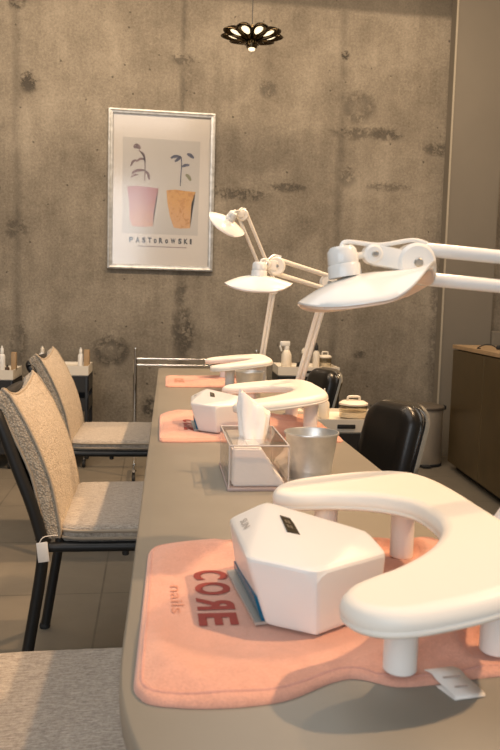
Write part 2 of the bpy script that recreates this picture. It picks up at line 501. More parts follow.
# ------------------------------------------------------------------ manicure table
TA = -math.radians(1.15)
tab = root('manicure_table', (0.213, 0.66, 0), TA, 'long greige manicure table with a rounded near end, carrying the towels and lamps', 'table')
W2 = 0.2375; YL = 3.0; ro = 0.03
out = []
for k in range(41):
    a = PI + PI * k / 40
    out.append(Vector((W2 * math.cos(a), 0.335 * math.sin(a), 0)))
for k in range(9):
    a = PI / 2 * k / 8
    out.append(Vector((W2 - ro + ro * math.cos(a), YL - ro + ro * math.sin(a), 0)))
for k in range(9):
    a = PI / 2 + PI / 2 * k / 8
    out.append(Vector((-W2 + ro + ro * math.cos(a), YL - ro + ro * math.sin(a), 0)))
bm = bmesh.new(); layered(bm, out, [(0.003, 0.722), (0.0, 0.725), (0.0, 0.747), (0.003, 0.750)])
obj('tabletop', bm, M['table'], tab, angle=50)
for y in (0.12, 2.7):
    bm = bmesh.new(); box(bm, (0, y, 0.361), (0.30, 0.035, 0.722), 0.003)
    obj('leg', bm, M['table_edge'], tab, False)
bm = bmesh.new(); box(bm, (0, 1.41, 0.66), (0.03, 2.545, 0.12), 0.003)
obj('apron', bm, M['table_edge'], tab, False)

# ------------------------------------------------------------------ towels
def towel_h(seed, amp, calm):
    def h(x, y):
        n = noise.noise((x * 9 + seed, y * 7, seed * 1.7)) * 0.5 + noise.noise((x * 22, y * 17 + seed, 3.1)) * 0.25
        ridge = abs(noise.noise((x * 5.5 + seed * 2.0, y * 8.0 + x * 4, 9.3)))
        v = 0.0066 + amp * (0.5 + n) * 0.9 + amp * 1.1 * max(0, 0.35 - ridge)
        w = 1.0
        for cx, cy, rx, ry in calm:
            d = math.hypot((x - cx) / rx, (y - cy) / ry)
            t = min(1, max(0, (d - 0.8) / 0.5)); w = min(w, t * t * (3 - 2 * t))
        return 0.0072 * (1 - w) + v * w
    return h

def make_towel(name, loc, rz, edges, seed, amp, calm, label):
    """edges: near, far as lists of (x, y) left to right; sides follow"""
    near = smooth_path([(*p, 0) for p in edges[0]], 12); far = smooth_path([(*p, 0) for p in edges[1]], 12)
    def pick(path, t):
        f = t * (len(path) - 1); i = min(int(f), len(path) - 2)
        return path[i].lerp(path[i + 1], f - i)
    h = towel_h(seed, amp, calm)
    NX, NY = 90, 84
    bm = bmesh.new()
    top = []; bot = []
    for j in range(NY + 1):
        rt = []; rb = []
        for i in range(NX + 1):
            u, v = i / NX, j / NY
            # rounded corners
            p = pick(near, u).lerp(pick(far, u), v)
            eu, ev = 2 * u - 1, 2 * v - 1
            k = max(0, abs(eu) - 0.88) / 0.12; q = max(0, abs(ev) - 0.86) / 0.14
            d = math.hypot(k, q)
            if k > 0 and q > 0 and d > 0:
                f = max(k, q) / d
                c = pick(near, 0.5 + 0.44 * math.copysign(1, eu)).lerp(pick(far, 0.5 + 0.44 * math.copysign(1, eu)), 0.5 + 0.43 * math.copysign(1, ev))
                p = c + (p - c) * f
            e = min(min(u, 1 - u) * 22, min(v, 1 - v) * 22, 1)
            e = math.sqrt(max(0, 1 - (1 - e) ** 2)) if e < 1 else 1
            hem = 0.0022 if 0.25 < min(min(u, 1 - u) * 12, min(v, 1 - v) * 12) < 0.55 else 0
            z = h(p.x, p.y)
            em = min(1, min(u, 1 - u, v, 1 - v) * 7); z = .0068 + (z - .0068) * (0.25 + .75 * em * em * (3 - 2 * em))
            rt.append(bm.verts.new((p.x, p.y, 0.003 + (z - 0.003) * e - hem * 0.5)))
            rb.append(bm.verts.new((p.x, p.y, 0.0004)))
        top.append(rt); bot.append(rb)
    for j in range(NY):
        for i in range(NX):
            bm.faces.new((top[j][i], top[j][i + 1], top[j + 1][i + 1], top[j + 1][i]))
            bm.faces.new((bot[j][i], bot[j + 1][i], bot[j + 1][i + 1], bot[j][i + 1]))
    for i in range(NX):
        bm.faces.new((bot[0][i], bot[0][i + 1], top[0][i + 1], top[0][i]))
        bm.faces.new((bot[NY][i + 1], bot[NY][i], top[NY][i], top[NY][i + 1]))
    for j in range(NY):
        bm.faces.new((bot[j + 1][0], bot[j][0], top[j][0], top[j + 1][0]))
        bm.faces.new((bot[j][NX], bot[j + 1][NX], top[j + 1][NX], top[j][NX]))
    k = 2
    loop = [top[k][i].co.copy() for i in range(k, NX - k + 1, 2)] + [top[j][NX - k].co.copy() for j in range(k + 2, NY - k, 2)] \
        + [top[NY - k][i].co.copy() for i in range(NX - k, k - 1, -2)] + [top[j][k].co.copy() for j in range(NY - k - 2, k, -2)]
    t = obj(name, bm, M['towel'], None, angle=80)
    hb = bmesh.new(); tube(hb, [p - Vector((0, 0, .0010)) for p in loop], .0021, 8, closed=True)
    obj('hem', hb, M['towel_hem'], t, angle=80)
    t.location = loc; t.rotation_euler = (0, 0, rz)
    tag(t, label, 'towel', 'salmon towels on the manicure table')
    return t, h

def lettering(parent, h, word_items, material, name):
    """word_items: (text, centre x, centre y, size along x, run along -y, mirrored) - up is +x, reading runs towards -y"""
    big = bmesh.new()
    for txt, cx, cy, hx, wy, mir in word_items:
        b, w, hh = text_mesh(txt, 1.0, 0.035 if hx > .02 else 0.0, mir)
        bmesh.ops.subdivide_edges(b, edges=b.edges, cuts=1)
        vmap = {}
        for v in b.verts:
            x = cx + v.co.y / hh * hx
            y = cy - v.co.x / w * wy
            vmap[v] = big.verts.new((x, y, h(x, y) + 0.0009))
        for f in b.faces:
            try: big.faces.new([vmap[v] for v in f.verts])
            except ValueError: pass
        b.free()
    bmesh.ops.recalc_face_normals(big, faces=big.faces)
    for f in big.faces:
        if f.normal.z < 0: f.normal_flip()
    return obj(name, big, material, parent, False, recalc=False)

TZ = 0.750
calm1 = ((0.07, 0.785, 0.07, 0.13), (0.175, 0.777, 0.10, 0.13), (0.224, 0.605, 0.03, 0.03), (0.325, 0.642, .03, .03), (0.323, 0.905, .03, .03), (0.224, 0.915, .03, .03), (0.263, 0.605, .035, .03))
t1, h1 = make_towel('hand_towel', (0, 0, TZ), 0,
    ([(-0.012, 0.588), (0.046, 0.575), (0.110, 0.580), (0.160, 0.607), (0.185, 0.612), (0.215, 0.596), (0.252, 0.597), (0.316, 0.606), (0.405, 0.60)],
     [(0.000, 0.966), (0.06, 0.985), (0.12, 0.988), (0.18, 1.000), (0.27, 1.00), (0.34, 0.975), (0.405, 0.980)]), 3.3, 0.020, calm1,
    'salmon towel with dark red lettering, nearest of the three on the table')
LET = [('C', 0.0725, 0.853, 0.040, 0.030, False), ('O', 0.0720, 0.811, 0.040, 0.037, False),
       ('R', 0.0715, 0.769, 0.040, 0.033, True), ('E', 0.0710, 0.729, 0.040, 0.030, False)]
lettering(t1, h1, LET, M['print_red'], 'lettering')['label'] = 'dark red lettering'
lettering(t1, h1, [('nails', 0.031, 0.785, 0.013, 0.075, False)], M['print_pale'], 'lettering')['label'] = 'pale terracotta lettering'
# care label folded over the near hem
bm = bmesh.new()
pth = [(0.246, 0.612, 0.0070), (0.2485, 0.602, 0.0092), (0.250, 0.594, 0.0078), (0.254, 0.581, 0.0058), (0.257, 0.572, 0.0042), (0.2578, 0.570, 0.0024), (0.257, 0.5715, 0.0008), (0.250, 0.594, 0.0008)]
P = smooth_path(pth, 5); side = Vector((0.0285, 0.004, 0))
va = [(bm.verts.new(p), bm.verts.new(p + side)) for p in P]
for a, b in zip(va, va[1:]): bm.faces.new((a[0], a[1], b[1], b[0]))
cl = obj('care_label', bm, M['white_label'], t1); cl['label'] = 'white care label'
cl.modifiers.new('thick', 'SOLIDIFY').thickness = 0.0009
bm = bmesh.new()
for s0, s1, k in ((0.2, 0.8, 0.30), (0.25, 0.7, 0.42)):
    a = P[int(len(P) * k)] ; b2 = P[int(len(P) * k) + 1]
    vs = [bm.verts.new(p + side * s + Vector((0, 0, .0009))) for p, s in ((a, s0), (a, s1), (b2, s1), (b2, s0))]
    bm.faces.new(vs)
obj('printed_line', bm, M['label_grey'], cl, False)

t2, h2 = make_towel('hand_towel', (0.02, 1.12, TZ), 0,
    ([(0.0, 0.605), (0.06, 0.60), (0.16, 0.612), (0.30, 0.61), (0.445, 0.60)],
     [(0.005, 0.985), (0.05, 1.03), (0.09, 1.015), (0.2, 1.01), (0.30, 1.0), (0.445, 0.99)]), 8.1, 0.021,
    ((0.17, 0.777, 0.10, 0.13), (0.366, 0.677, .04, .04), (0.265, 0.64, .04, .04), (0.364, 0.94, .04, .04), (0.265, 0.95, .04, .04)), 'crumpled salmon towel under the second nail lamp, beyond the tissue box')
lettering(t2, h2, [(a, x + .012, y - .01, s, w, m) for a, x, y, s, w, m in LET], M['print_red'], 'lettering')['label'] = 'dark red lettering'
t3, h3 = make_towel('hand_towel', (0.042, 2.235, TZ), 0,
    ([(0.012, 0.60), (0.1, 0.60), (0.2, 0.60), (0.28, 0.60), (0.385, 0.60)],
     [(0.02, 0.98), (0.1, 0.985), (0.2, 0.98), (0.28, 0.98), (0.385, 0.98)]), 15.7, 0.012,
    ((0.24, 0.62, .05, .05), (0.07, 0.785, 0.07, 0.13)), 'salmon towel at the far end of the table, beneath the farthest hand rest')
lettering(t3, h3, LET, M['print_pale'], 'lettering')['label'] = 'terracotta lettering'

# ------------------------------------------------------------------ armrests
A_HALF = [(.048, 0), (.044, .040), (.028, .072), (.002, .101), (-.032, .124), (-.060, .136), (-.082, .149), (-.096, .172), (-.088, .202),
          (-.062, .221), (-.020, .223), (.030, .215), (.076, .193), (.101, .153), (.110, .085), (.111, 0)]
A_OUT = A_HALF + [(x, -y) for x, y in reversed(A_HALF[1:-1])]
AC = (0.255, 0.755)
def make_armrest():
    # the padded top rises towards the technician's side
    r = root('manicure_hand_rest', (AC[0], AC[1], TZ + 0.0095), 0)
    o = closed_curve(A_OUT, 8)
    bm = bmesh.new()
    layered(bm, o, [(0.006, 0.0), (0.0015, 0.0010), (0.0, 0.003), (0.0, 0.0055), (0.0012, 0.0060), (0.0012, 0.0070), (0.0, 0.0078), (0.0004, 0.0125), (0.0022, 0.0170), (0.0055, 0.0202), (0.0098, 0.0222), (0.0145, 0.0230)])
    tl = Matrix.Translation((-.035, 0, .0660)) @ Matrix.Rotation(-math.atan(.14), 4, 'Y') @ Matrix.Translation((.035, 0, 0))
    for v in bm.verts: v.co = tl @ v.co
    pt = obj('padded_top', bm, M['leather_white'], r, angle=70)
    wn = pt.modifiers.new('normals', 'WEIGHTED_NORMAL'); wn.weight = 100; wn.keep_sharp = True
    for x, y in ((-.033, -.146), (.070, -.118), (.068, .145), (-.031, .155)):
        h = .0660 + .14 * (x + .035)
        bm = bmesh.new(); lathe(bm, [(0, 0), (.0135, 0), (.015, .0015), (.015, h + .005), (0, h + .005)], 24, (x, y, 0))
        obj('leg', bm, M['white_satin'], r)
    return r
arm1 = make_armrest()
tag(arm1, 'large white padded horseshoe hand rest nearest the camera, around the nail lamp', 'hand rest', 'white hand rests')
arm2 = copy_tree(arm1); arm2.location = (AC[0] + 0.058, AC[1] + 1.165, TZ + 0.0105); arm2.rotation_euler.z = math.radians(-1); arm2.scale = (1.2, 1.0, 1.0)
tag(arm2, 'white padded hand rest behind the tissue box and metal bucket, middle station')
arm3 = copy_tree(arm1); arm3.location = (AC[0] + 0.085, AC[1] + 2.20, TZ + 0.0095); arm3.rotation_euler.z = math.radians(-1); arm3.scale = (1.22, 1.0, 1.0)
tag(arm3, 'farthest white padded hand rest, at the wall end of the table')

# ------------------------------------------------------------------ UV nail lamps
UC = (0.175, 0.777)
def make_uv():
    r = root('nail_lamp', (UC[0], UC[1], TZ + 0.0088), 0)
    P = lambda x, y, z: (x - UC[0], y - UC[1], z - (TZ + 0.0088))
    pts = [P(.092, .845, .829), P(.095, .710, .829), P(.157, .665, .829), P(.242, .716, .829), P(.238, .795, .818), P(.160, .880, .822),   # widest line
           P(.104, .862, .7595), P(.117, .707, .7595), P(.162, .678, .7595), P(.240, .726, .7595), P(.236, .80, .7595), P(.165, .886, .7595),      # foot
           P(.134, .834, .852), P(.230, .748, .842)]                                  # roof ridge
    bm = bmesh.new(); hull(bm, pts)
    bmesh.ops.dissolve_limit(bm, angle_limit=math.radians(1.5), verts=bm.verts, edges=bm.edges)
    bmesh.ops.bevel(bm, geom=list(bm.edges), offset=0.0065, segments=4, profile=0.6, affect='EDGES')
    b = obj('housing', bm, M['white_satin'], r, angle=18)
    # the hand opening, cut into the face towards the client
    cut = bmesh.new()
    fl = lambda t, z, d: Vector(P(.104 + .013 * t + (-.0118 - .0102 * t + .0118 * 0) * 0 , .862 - .155 * t, .7595)) + Vector((0, 0, z)) + Vector((d * .98, d * .19, 0))
    slope = lambda t, z: (-.012 - .010 * t) * z / .0695
    def on_face(t, z, d):
        p = fl(t, z, d); p.x += slope(t, z); return p
    quad = [(.06, -.003), (.98, -.003), (.93, .034), (.12, .034)]
    cs = [on_face(t, z, -.02) for t, z in quad] + [on_face(t, z, .05) for t, z in quad]
    hull(cut, cs)
    co = obj('cutter', cut, M['teal'])
    md = b.modifiers.new('cut', 'BOOLEAN'); md.object = co; md.operation = 'DIFFERENCE'; md.solver = 'EXACT'
    dg = bpy.context.evaluated_depsgraph_get(); dg.update()
    co.parent = None
    me = bpy.data.meshes.new_from_object(b.evaluated_get(dg))
    b.modifiers.clear(); old = b.data; b.data = me
    bpy.data.objects.remove(co)
    me.polygons.foreach_set('use_smooth', [True] * len(me.polygons)); me.set_sharp_from_angle(angle=math.radians(18))
    # teal reflector lining
    bm = bmesh.new()
    qi = [(.07, .001), (.97, .001), (.925, .033), (.125, .033)]
    a = [bm.verts.new(on_face(t, z, .0045)) for t, z in qi]; c = [bm.verts.new(on_face(t, z, .046)) for t, z in qi]
    for i in range(1, 4): bm.faces.new((a[i], a[(i + 1) % 4], c[(i + 1) % 4], c[i]))
    bm.faces.new(c)
    li = obj('reflector_lining', bm, M['teal'], r, False); li['label'] = 'teal inner reflector'
    # shallow teal lip that fills the mouth of the opening
    bm = bmesh.new()
    qo = [(.06, .006), (.985, .004), (.97, .029), (.10, .017)]
    a = [bm.verts.new(on_face(t, z, -.0030)) for t, z in qo]; c = [bm.verts.new(on_face(t, z, .006)) for t, z in qo]
    bm.faces.new(a); bm.faces.new(list(reversed(c)))
    for i in range(4): bm.faces.new((a[i], a[(i + 1) % 4], c[(i + 1) % 4], c[i]))
    obj('mouth_lip', bm, M['teal'], r, False)['label'] = 'teal lip of the hand opening'
    bm = bmesh.new()
    qp = [on_face(.03, 0, -.0125), on_face(.98, 0, -.0105), on_face(.98, 0, .04), on_face(.03, 0, .04)]
    lo = [bm.verts.new(p) for p in qp]; hi = [bm.verts.new(p + Vector((0, 0, .003))) for p in qp]
    bm.faces.new(list(reversed(lo))); bm.faces.new(hi)
    for i in range(4): bm.faces.new((lo[i], lo[(i + 1) % 4], hi[(i + 1) % 4], hi[i]))
    obj('base_plate', bm, M['plate'], r, False)['label'] = 'brushed metal base plate'
    # display on the roof, in the plane of its facet
    A, F, R = Vector(P(.134, .834, .852)), Vector(P(.157, .665, .829)), Vector(P(.242, .716, .829))
    n = (F - A).cross(R - A).normalized()
    if n.z < 0: n = -n
    def roof(x, y, up):
        x -= UC[0]; y -= UC[1]
        return Vector((x, y, A.z - (n.x * (x - A.x) + n.y * (y - A.y)) / n.z)) + n * up
    bm = bmesh.new()
    q = [(.1430, .793), (.1545, .785), (.1565, .744), (.1440, .752)]
    va = [bm.verts.new(roof(x, y, .0012)) for x, y in q]; vb = [bm.verts.new(roof(x, y, -.002)) for x, y in q]
    bm.faces.new(va)
    for i in range(4): bm.faces.new((va[i], va[(i + 1) % 4], vb[(i + 1) % 4], vb[i]))
    d = obj('display', bm, M['display'], r, False); d['label'] = 'small black display'
    bm = bmesh.new()
    for u, v in ((.3, .35), (.55, .35), (.3, .65), (.55, .65)):
        pa = [(u - .09, v - .1), (u + .09, v - .1), (u + .09, v + .1), (u - .09, v + .1)]
        vs = []
        for s, t in pa:
            x = (1 - s) * ((1 - t) * q[0][0] + t * q[3][0]) + s * ((1 - t) * q[1][0] + t * q[2][0])
            y = (1 - s) * ((1 - t) * q[0][1] + t * q[3][1]) + s * ((1 - t) * q[1][1] + t * q[2][1])
            vs.append(bm.verts.new(roof(x, y, .0016)))
        bm.faces.new(vs)
    obj('digit', bm, M['display_digit'], d, False)
    bm = bmesh.new()
    for x, y in ((.166, .742), (.176, .738), (.186, .735)):
        c = roof(x, y, .0003); lathe(bm, [(0, 0), (.0022, 0), (.0020, .0006), (0, .0006)], 12, c, n.to_track_quat('Z', 'Y').to_matrix())
    obj('timer_button', bm, M['cream_metal'], r)
    # small grey lettering on the facet at the opening end
    A2, L0, L1 = A, Vector(P(.092, .845, .829)), Vector(P(.095, .710, .829))
    n2 = (L0 - A2).cross(L1 - A2).normalized()
    if n2.z < 0: n2 = -n2
    t, w, hh = text_mesh('SUN', 1.0, 0.02)
    e1 = (L1 - L0).normalized(); e2 = n2.cross(e1)
    if e2.z < 0: e2 = -e2
    cen = L0.lerp(L1, 0.46).lerp(A2, 0.30)
    for v in t.verts: v.co = cen + e1 * (v.co.x / w * .030) + e2 * (v.co.y / hh * .0085) + n2 * .0008
    obj('lettering', t, M['grey_print'], r, False)['label'] = 'small grey lettering'
    return r
uv1 = make_uv()
tag(uv1, 'white faceted nail lamp with teal opening and black display, beside the red towel lettering', 'nail lamp', 'white faceted nail lamps')
uv2 = copy_tree(uv1); uv2.location = (UC[0] + 0.007, UC[1] + 1.115, TZ + 0.0088); uv2.rotation_euler.z = math.radians(-5)
tag(uv2, 'white faceted nail lamp on the crumpled towel, just beyond the tissue box')

# ------------------------------------------------------------------ acrylic tissue box with tissues
tb = root('tissue_box', (0.1920, 1.375, TZ), math.radians(-1), 'clear acrylic tissue box with a white tissue pulled up, beside the bucket', 'tissue box')
bw, bl, bh, th = 0.105, 0.205, 0.080, 0.003
bm = bmesh.new(); box(bm, (0, 0, .003), (bw + .006, bl + .006, .006), .0015)
obj('base', bm, M['acrylic_edge'], tb)['label'] = 'smoky base plate'
for nm, c, s in (('side_panel', (-bw / 2, 0, .0065 + bh / 2 - .003), (th, bl, bh - .006)), ('side_panel', (bw / 2, 0, .0065 + bh / 2 - .003), (th, bl, bh - .006)),
                 ('end_panel', (0, -bl / 2, .0065 + bh / 2 - .003), (bw, th, bh - .006)), ('end_panel', (0, bl / 2, .0065 + bh / 2 - .003), (bw, th, bh - .006))):
    bm = bmesh.new(); box(bm, c, s); obj(nm, bm, M['acrylic'], tb, False)
bm = bmesh.new()
for sx, w in ((-1, 0.032), (1, 0.032)):
    box(bm, (sx * (bw / 2 - w / 2), 0, bh), (w, bl, th))
for sy in (-1, 1):
    box(bm, (0, sy * (bl / 2 - .03), bh), (bw - 0.0641, .06, th))
obj('lid', bm, M['acrylic'], tb, False)
bm = bmesh.new()
for a, b in (((-bw / 2, -bl / 2), (bw / 2, -bl / 2)), ((bw / 2, -bl / 2), (bw / 2, bl / 2)), ((bw / 2, bl / 2), (-bw / 2, bl / 2)), ((-bw / 2, bl / 2), (-bw / 2, -bl / 2))):
    cyl(bm, (*a, bh + .001), (*b, bh + .001), .0014, 8)
for sx in (-1, 1):
    for sy in (-1, 1): cyl(bm, (sx * bw / 2, sy * bl / 2, .006), (sx * bw / 2, sy * bl / 2, bh), .0012, 8)
obj('edge_rim', bm, mat('acrylic_rim', (0.60, 0.55, 0.53), 0.15), tb)
# the stack inside, sloping down to one side
bm = bmesh.new()
prof = [(-bw / 2 + .006, .0065), (bw / 2 - .006, .0065), (bw / 2 - .006, .016), (bw / 2 - .022, .030), (.016, .058), (.004, bh - .005), (-bw / 2 + .006, bh - .005)]
fr = [bm.verts.new((x, -bl / 2 + .008, z)) for x, z in prof]; bk = [bm.verts.new((x, bl / 2 - .008, z)) for x, z in prof]
bm.faces.new(fr); bm.faces.new(list(reversed(bk)))
for i in range(len(prof)): bm.faces.new((fr[i], bk[i], bk[(i + 1) % len(prof)], fr[(i + 1) % len(prof)]))
bmesh.ops.recalc_face_normals(bm, faces=bm.faces)
bmesh.ops.bevel(bm, geom=list(bm.edges), offset=.003, segments=2, affect='EDGES')
st = obj('tissue_stack', bm, M['tissue'], tb)
# the pulled-up sheet: a pleated, twisted cone with a ragged tip
bm = bmesh.new()
rings = []
NS = 72
for j in range(29):
    t = j / 28
    z = bh - .012 + t * .088
    rx = .0215 + .0075 * math.sin(PI * t * .75)
    ry = .021 * (1 - t) ** .8 + .0035
    cx = .001; cy = .004
    ring = []
    for k in range(NS):
        a = 2 * PI * k / NS
        pl = .94 + .26 * (abs(math.sin(2.5 * a + .5 + t * .9)) - .5) * (0.5 + .5 * t) + .08 * abs(math.sin(4.5 * a - t * 1.6)) + .10 * noise.noise((math.cos(a) * 2, math.sin(a) * 2, t * 2.2))
        tip = (-.80 * (rx * math.cos(a) + rx * .55) + .004 * math.sin(5 * a)) * t ** 2
        ring.append(bm.verts.new((cx + rx * pl * math.cos(a), cy + ry * pl * math.sin(a), z + tip)))
    rings.append(ring)
for a, b in zip(rings, rings[1:]):
    for k in range(NS): bm.faces.new((a[k], a[(k + 1) % NS], b[(k + 1) % NS], b[k]))
bm.faces.new(rings[-1])
obj('tissue', bm, M['tissue'], tb, angle=24)

# ------------------------------------------------------------------ metal buckets
def make_bucket():
    r = root('metal_bucket', (0.305, 1.376, TZ), 0)
    bm = bmesh.new()
    lathe(bm, [(0, .003), (.0375, .003), (.0385, 0), (.0405, .0005), (.0410, .004), (.0402, .006), (.0413, .009), (.0405, .0115), (.0418, .0145), (.0412, .018),
               (.0500, .083), (.0520, .0845), (.0530, .0865), (.0522, .0885), (.0505, .0885), (.0492, .0860), (.0398, .012), (0, .010)], 48)
    obj('body', bm, M['galv'], r, angle=60)
    return r
bk1 = make_bucket(); bk1.rotation_euler.z = math.radians(70)
tag(bk1, 'small galvanised metal bucket standing beside the tissue box', 'bucket', 'small metal buckets')
bk2 = copy_tree(bk1); bk2.location = (0.345, 2.60, TZ); tag(bk2, 'small metal bucket half hidden between the middle and the farthest hand rest')

# ------------------------------------------------------------------ desk lamps
def shade_mesh(L, Wd, roll, curl):
    bm = bmesh.new()
    NU, NV = 40, 24
    def pt(u, v):
        # superellipse plan mapped from the square
        a = abs(u) ** 2.3; b = abs(v) ** 2.3
        s = 1.0 / max(1e-6, (a + b) ** (1 / 2.3)) if (a + b) > 0 else 1
        m = max(abs(u), abs(v)); k = m * s if m > 0 else 1
        x = u * k; y = v * k
        z = -.024 * x * x - .036 * y * y + curl * max(0, x) ** 2 * max(0, -y) + .006 * max(0, x) ** 3
        ry = y * Wd / 2 * (1 - .12 * x * x)
        return Vector((x * L / 2, ry, z + roll * y))
    g = [[pt(2 * i / NU - 1, 2 * j / NV - 1) for i in range(NU + 1)] for j in range(NV + 1)]
    top = [[bm.verts.new(p) for p in row] for row in g]
    bot = [[bm.verts.new(p - Vector((0, 0, .006 if 0 < i < NU and 0 < j < NV else .002))) for i, p in enumerate(row)] for j, row in enumerate(g)]
    for j in range(NV):
        for i in range(NU):
            bm.faces.new((top[j][i], top[j][i + 1], top[j + 1][i + 1], top[j + 1][i]))
            bm.faces.new((bot[j][i], bot[j + 1][i], bot[j + 1][i + 1], bot[j][i + 1]))
    for i in range(NU):
        bm.faces.new((bot[0][i], bot[0][i + 1], top[0][i + 1], top[0][i])); bm.faces.new((bot[NV][i + 1], bot[NV][i], top[NV][i], top[NV][i + 1]))
    for j in range(NV):
        bm.faces.new((bot[j + 1][0], bot[j][0], top[j][0], top[j + 1][0])); bm.faces.new((bot[j][NX2(NU)], bot[j + 1][NU], top[j + 1][NU], top[j][NU]))
    return bm
def NX2(n): return n

M['peach'] = mat('bounce_tinted_underside', (0.78, 0.62, 0.50), 0.4)  # warm light bounced up from the table is put into this colour
def make_lamp(base, elbow, joint, head, tilt, L, Wd, curl, armr, label, metal, shift=0.0):
    """base: point on the table; elbow, joint, head: world points; the head is turned by the Euler tilt"""
    r = root('desk_lamp', base, 0, label, 'lamp', 'white arm lamps clamped to the table')
    B = Vector(base)
    loc = lambda p: Vector(p) - B
    E, J, H = loc(elbow), loc(joint), loc(head)
    up = Vector((0, 0, 1))
    # clamp
    bm = bmesh.new(); box(bm, (0, 0, .008), (.05, .05, .016), .003); cyl(bm, (0, 0, .014), (0, 0, .055), .014, 20, .002)
    cl = obj('clamp', bm, M[metal], r)
    P0 = Vector((0, 0, .05))
    # lower pair of bars
    d = (E - P0).normalized(); s = Vector((0, 1, 0)).cross(d).normalized()
    if s.length < .1: s = Vector((1, 0, 0))
    for k in (-1, 1):
        bm = bmesh.new(); cyl(bm, P0 + s * k * .0066, E + s * k * .0066, .0068, 14, .001); obj('lower_arm', bm, M[metal], r)
    # elbow
    bm = bmesh.new(); cyl(bm, E + Vector((0, -.013, 0)), E + Vector((0, .013, 0)), .024, 28, .004); 
    el = obj('elbow_joint', bm, M[metal], r)
    bm = bmesh.new(); cyl(bm, E + Vector((0, -.017, 0)), E + Vector((0, .017, 0)), .006, 14, .001); obj('screw', bm, M['steel'], el)
    # upper pair
    d2 = (J - E).normalized(); s2 = d2.cross(Vector((0, 1, 0)) if abs(d2.y) < .8 else Vector((1, 0, 0))).normalized()
    if s2.z < 0: s2 = -s2
    for k in (-1, 1):
        bm = bmesh.new(); cyl(bm, E + s2 * k * .018, J + s2 * k * .018 - d2 * .0, armr, 14, .001); obj('upper_arm', bm, M[metal], r)
    # head joint: pair of discs with a lug towards the head
    bm = bmesh.new(); cyl(bm, J + Vector((0, -.014, 0)), J + Vector((0, .014, 0)), .0245, 32, .004)
    tl = (H + Vector((0, 0, .030)) - J)
    lug = J + tl * .62
    cyl(bm, lug + Vector((0, -.010, 0)), lug + Vector((0, .010, 0)), .012, 20, .003)
    mid = (J + lug) / 2; ang = math.atan2(-(lug - J).z, (lug - J).x)
    box(bm, mid, ((lug - J).length, .018, .026), .004, Matrix.Rotation(ang, 3, 'Y'))
    jo = obj('head_joint', bm, M[metal], r)
    for q, rr in ((J, .0055), (lug, .0035)):
        bm = bmesh.new(); cyl(bm, q + Vector((0, -.018, 0)), q + Vector((0, .018, 0)), rr, 14, .001); obj('screw', bm, M['steel'], jo)
    # springs
    # neck and shade
    R = Matrix(tilt.to_matrix()) if hasattr(tilt, 'to_matrix') else tilt
    bm = bmesh.new(); lathe(bm, [(0, -.004), (.0205, -.004), (.0200, .010), (.0185, .012), (.0190, .014), (.0180, .028), (.0140, .033), (0, .034)], 28, H, R)
    nk = obj('neck', bm, M['white'], r)
    bm = bmesh.new(); cyl(bm, H + R @ Vector((0.008, 0, .020)), lug, .0045, 10, .001); obj('link_rod', bm, M['cream_metal'], r)
    bm = shade_mesh(L, Wd, 0, curl)
    for v in bm.verts: v.co = H + R @ (v.co + Vector((shift, 0, -.10 * abs(shift))))
    bm.normal_update()
    sh = obj('shade', bm, M['white'], r, angle=50)
    # underside of the shade: a thin reflector sheet just below it
    bm = shade_mesh(L * .97, Wd * .95, 0, curl)
    for v in bm.verts: v.co = H + R @ (v.co + Vector((shift, 0, -.0030 - .10 * abs(shift))))
    ref = obj('reflector', bm, M['peach'], sh, angle=50); ref['label'] = 'underside of the shade with warm bounce light in its colour'
    # cable from the neck over the joint
    bm = bmesh.new()
    T = H + R @ Vector((0, 0, .033))
    tube(bm, [T - Vector((0, 0, .004)), T + Vector((.006, 0, .006)), T.lerp(J, .5) + Vector((0, -.004, .012)), J + Vector((-.006, -.004, .0275)), J + Vector((.014, -.004, .024))], .0028, 8, 8)
    obj('cable', bm, M['white'], r)
    return r
from mathutils import Euler
deg = math.radians
# nearest lamp
make_lamp((0.438, 0.875, TZ), (0.66, 0.885, 1.112), (0.322, 0.90, 1.134), (0.233, 0.895, 1.118), Euler((deg(-2.5), deg(-9.5), deg(-4))),
          0.172, 0.15, 0.062, .0088, 'white arm lamp with the largest shade, reaching in over the nearest hand rest', 'white', .024)
make_lamp((0.425, 2.17, TZ), (0.483, 2.03, 1.140), (0.317, 1.93, 1.176), (0.270, 1.90, 1.151), Euler((deg(5), deg(1), deg(4))),
          0.176, 0.135, 0.016, .0064, 'middle white arm lamp, its upright behind the middle hand rest', 'cream_metal')
make_lamp((0.472, 3.20, TZ), (0.512, 3.16, 1.140), (0.364, 3.09, 1.437), (0.308, 3.05, 1.415), Euler((deg(30), deg(28), deg(8))),
          0.165, 0.15, 0.010, .0072, 'farthest and highest white arm lamp, its tilted shade beside the framed poster', 'cream_metal')

# ------------------------------------------------------------------ client chairs
def cushion(bm, n0, n1, fn):
    """fn(u, v, side) -> point, u v in -1..1; closed pillow from two sheets"""
    def sheet(s): return [[bm.verts.new(fn(2 * i / n0 - 1, 2 * j / n1 - 1, s)) for i in range(n0 + 1)] for j in range(n1 + 1)]
    a, b = sheet(1), sheet(-1)
    for j in range(n1):
        for i in range(n0):
            bm.faces.new((a[j][i], a[j][i + 1], a[j + 1][i + 1], a[j + 1][i]))
            bm.faces.new((b[j][i], b[j + 1][i], b[j + 1][i + 1], b[j][i + 1]))
    for i in range(n0):
        bm.faces.new((b[0][i], b[0][i + 1], a[0][i + 1], a[0][i])); bm.faces.new((b[n1][i + 1], b[n1][i], a[n1][i], a[n1][i + 1]))
    for j in range(n1):
        bm.faces.new((b[j + 1][0], b[j][0], a[j][0], a[j + 1][0])); bm.faces.new((b[j][n0], b[j + 1][n0], a[j + 1][n0], a[j][n0]))

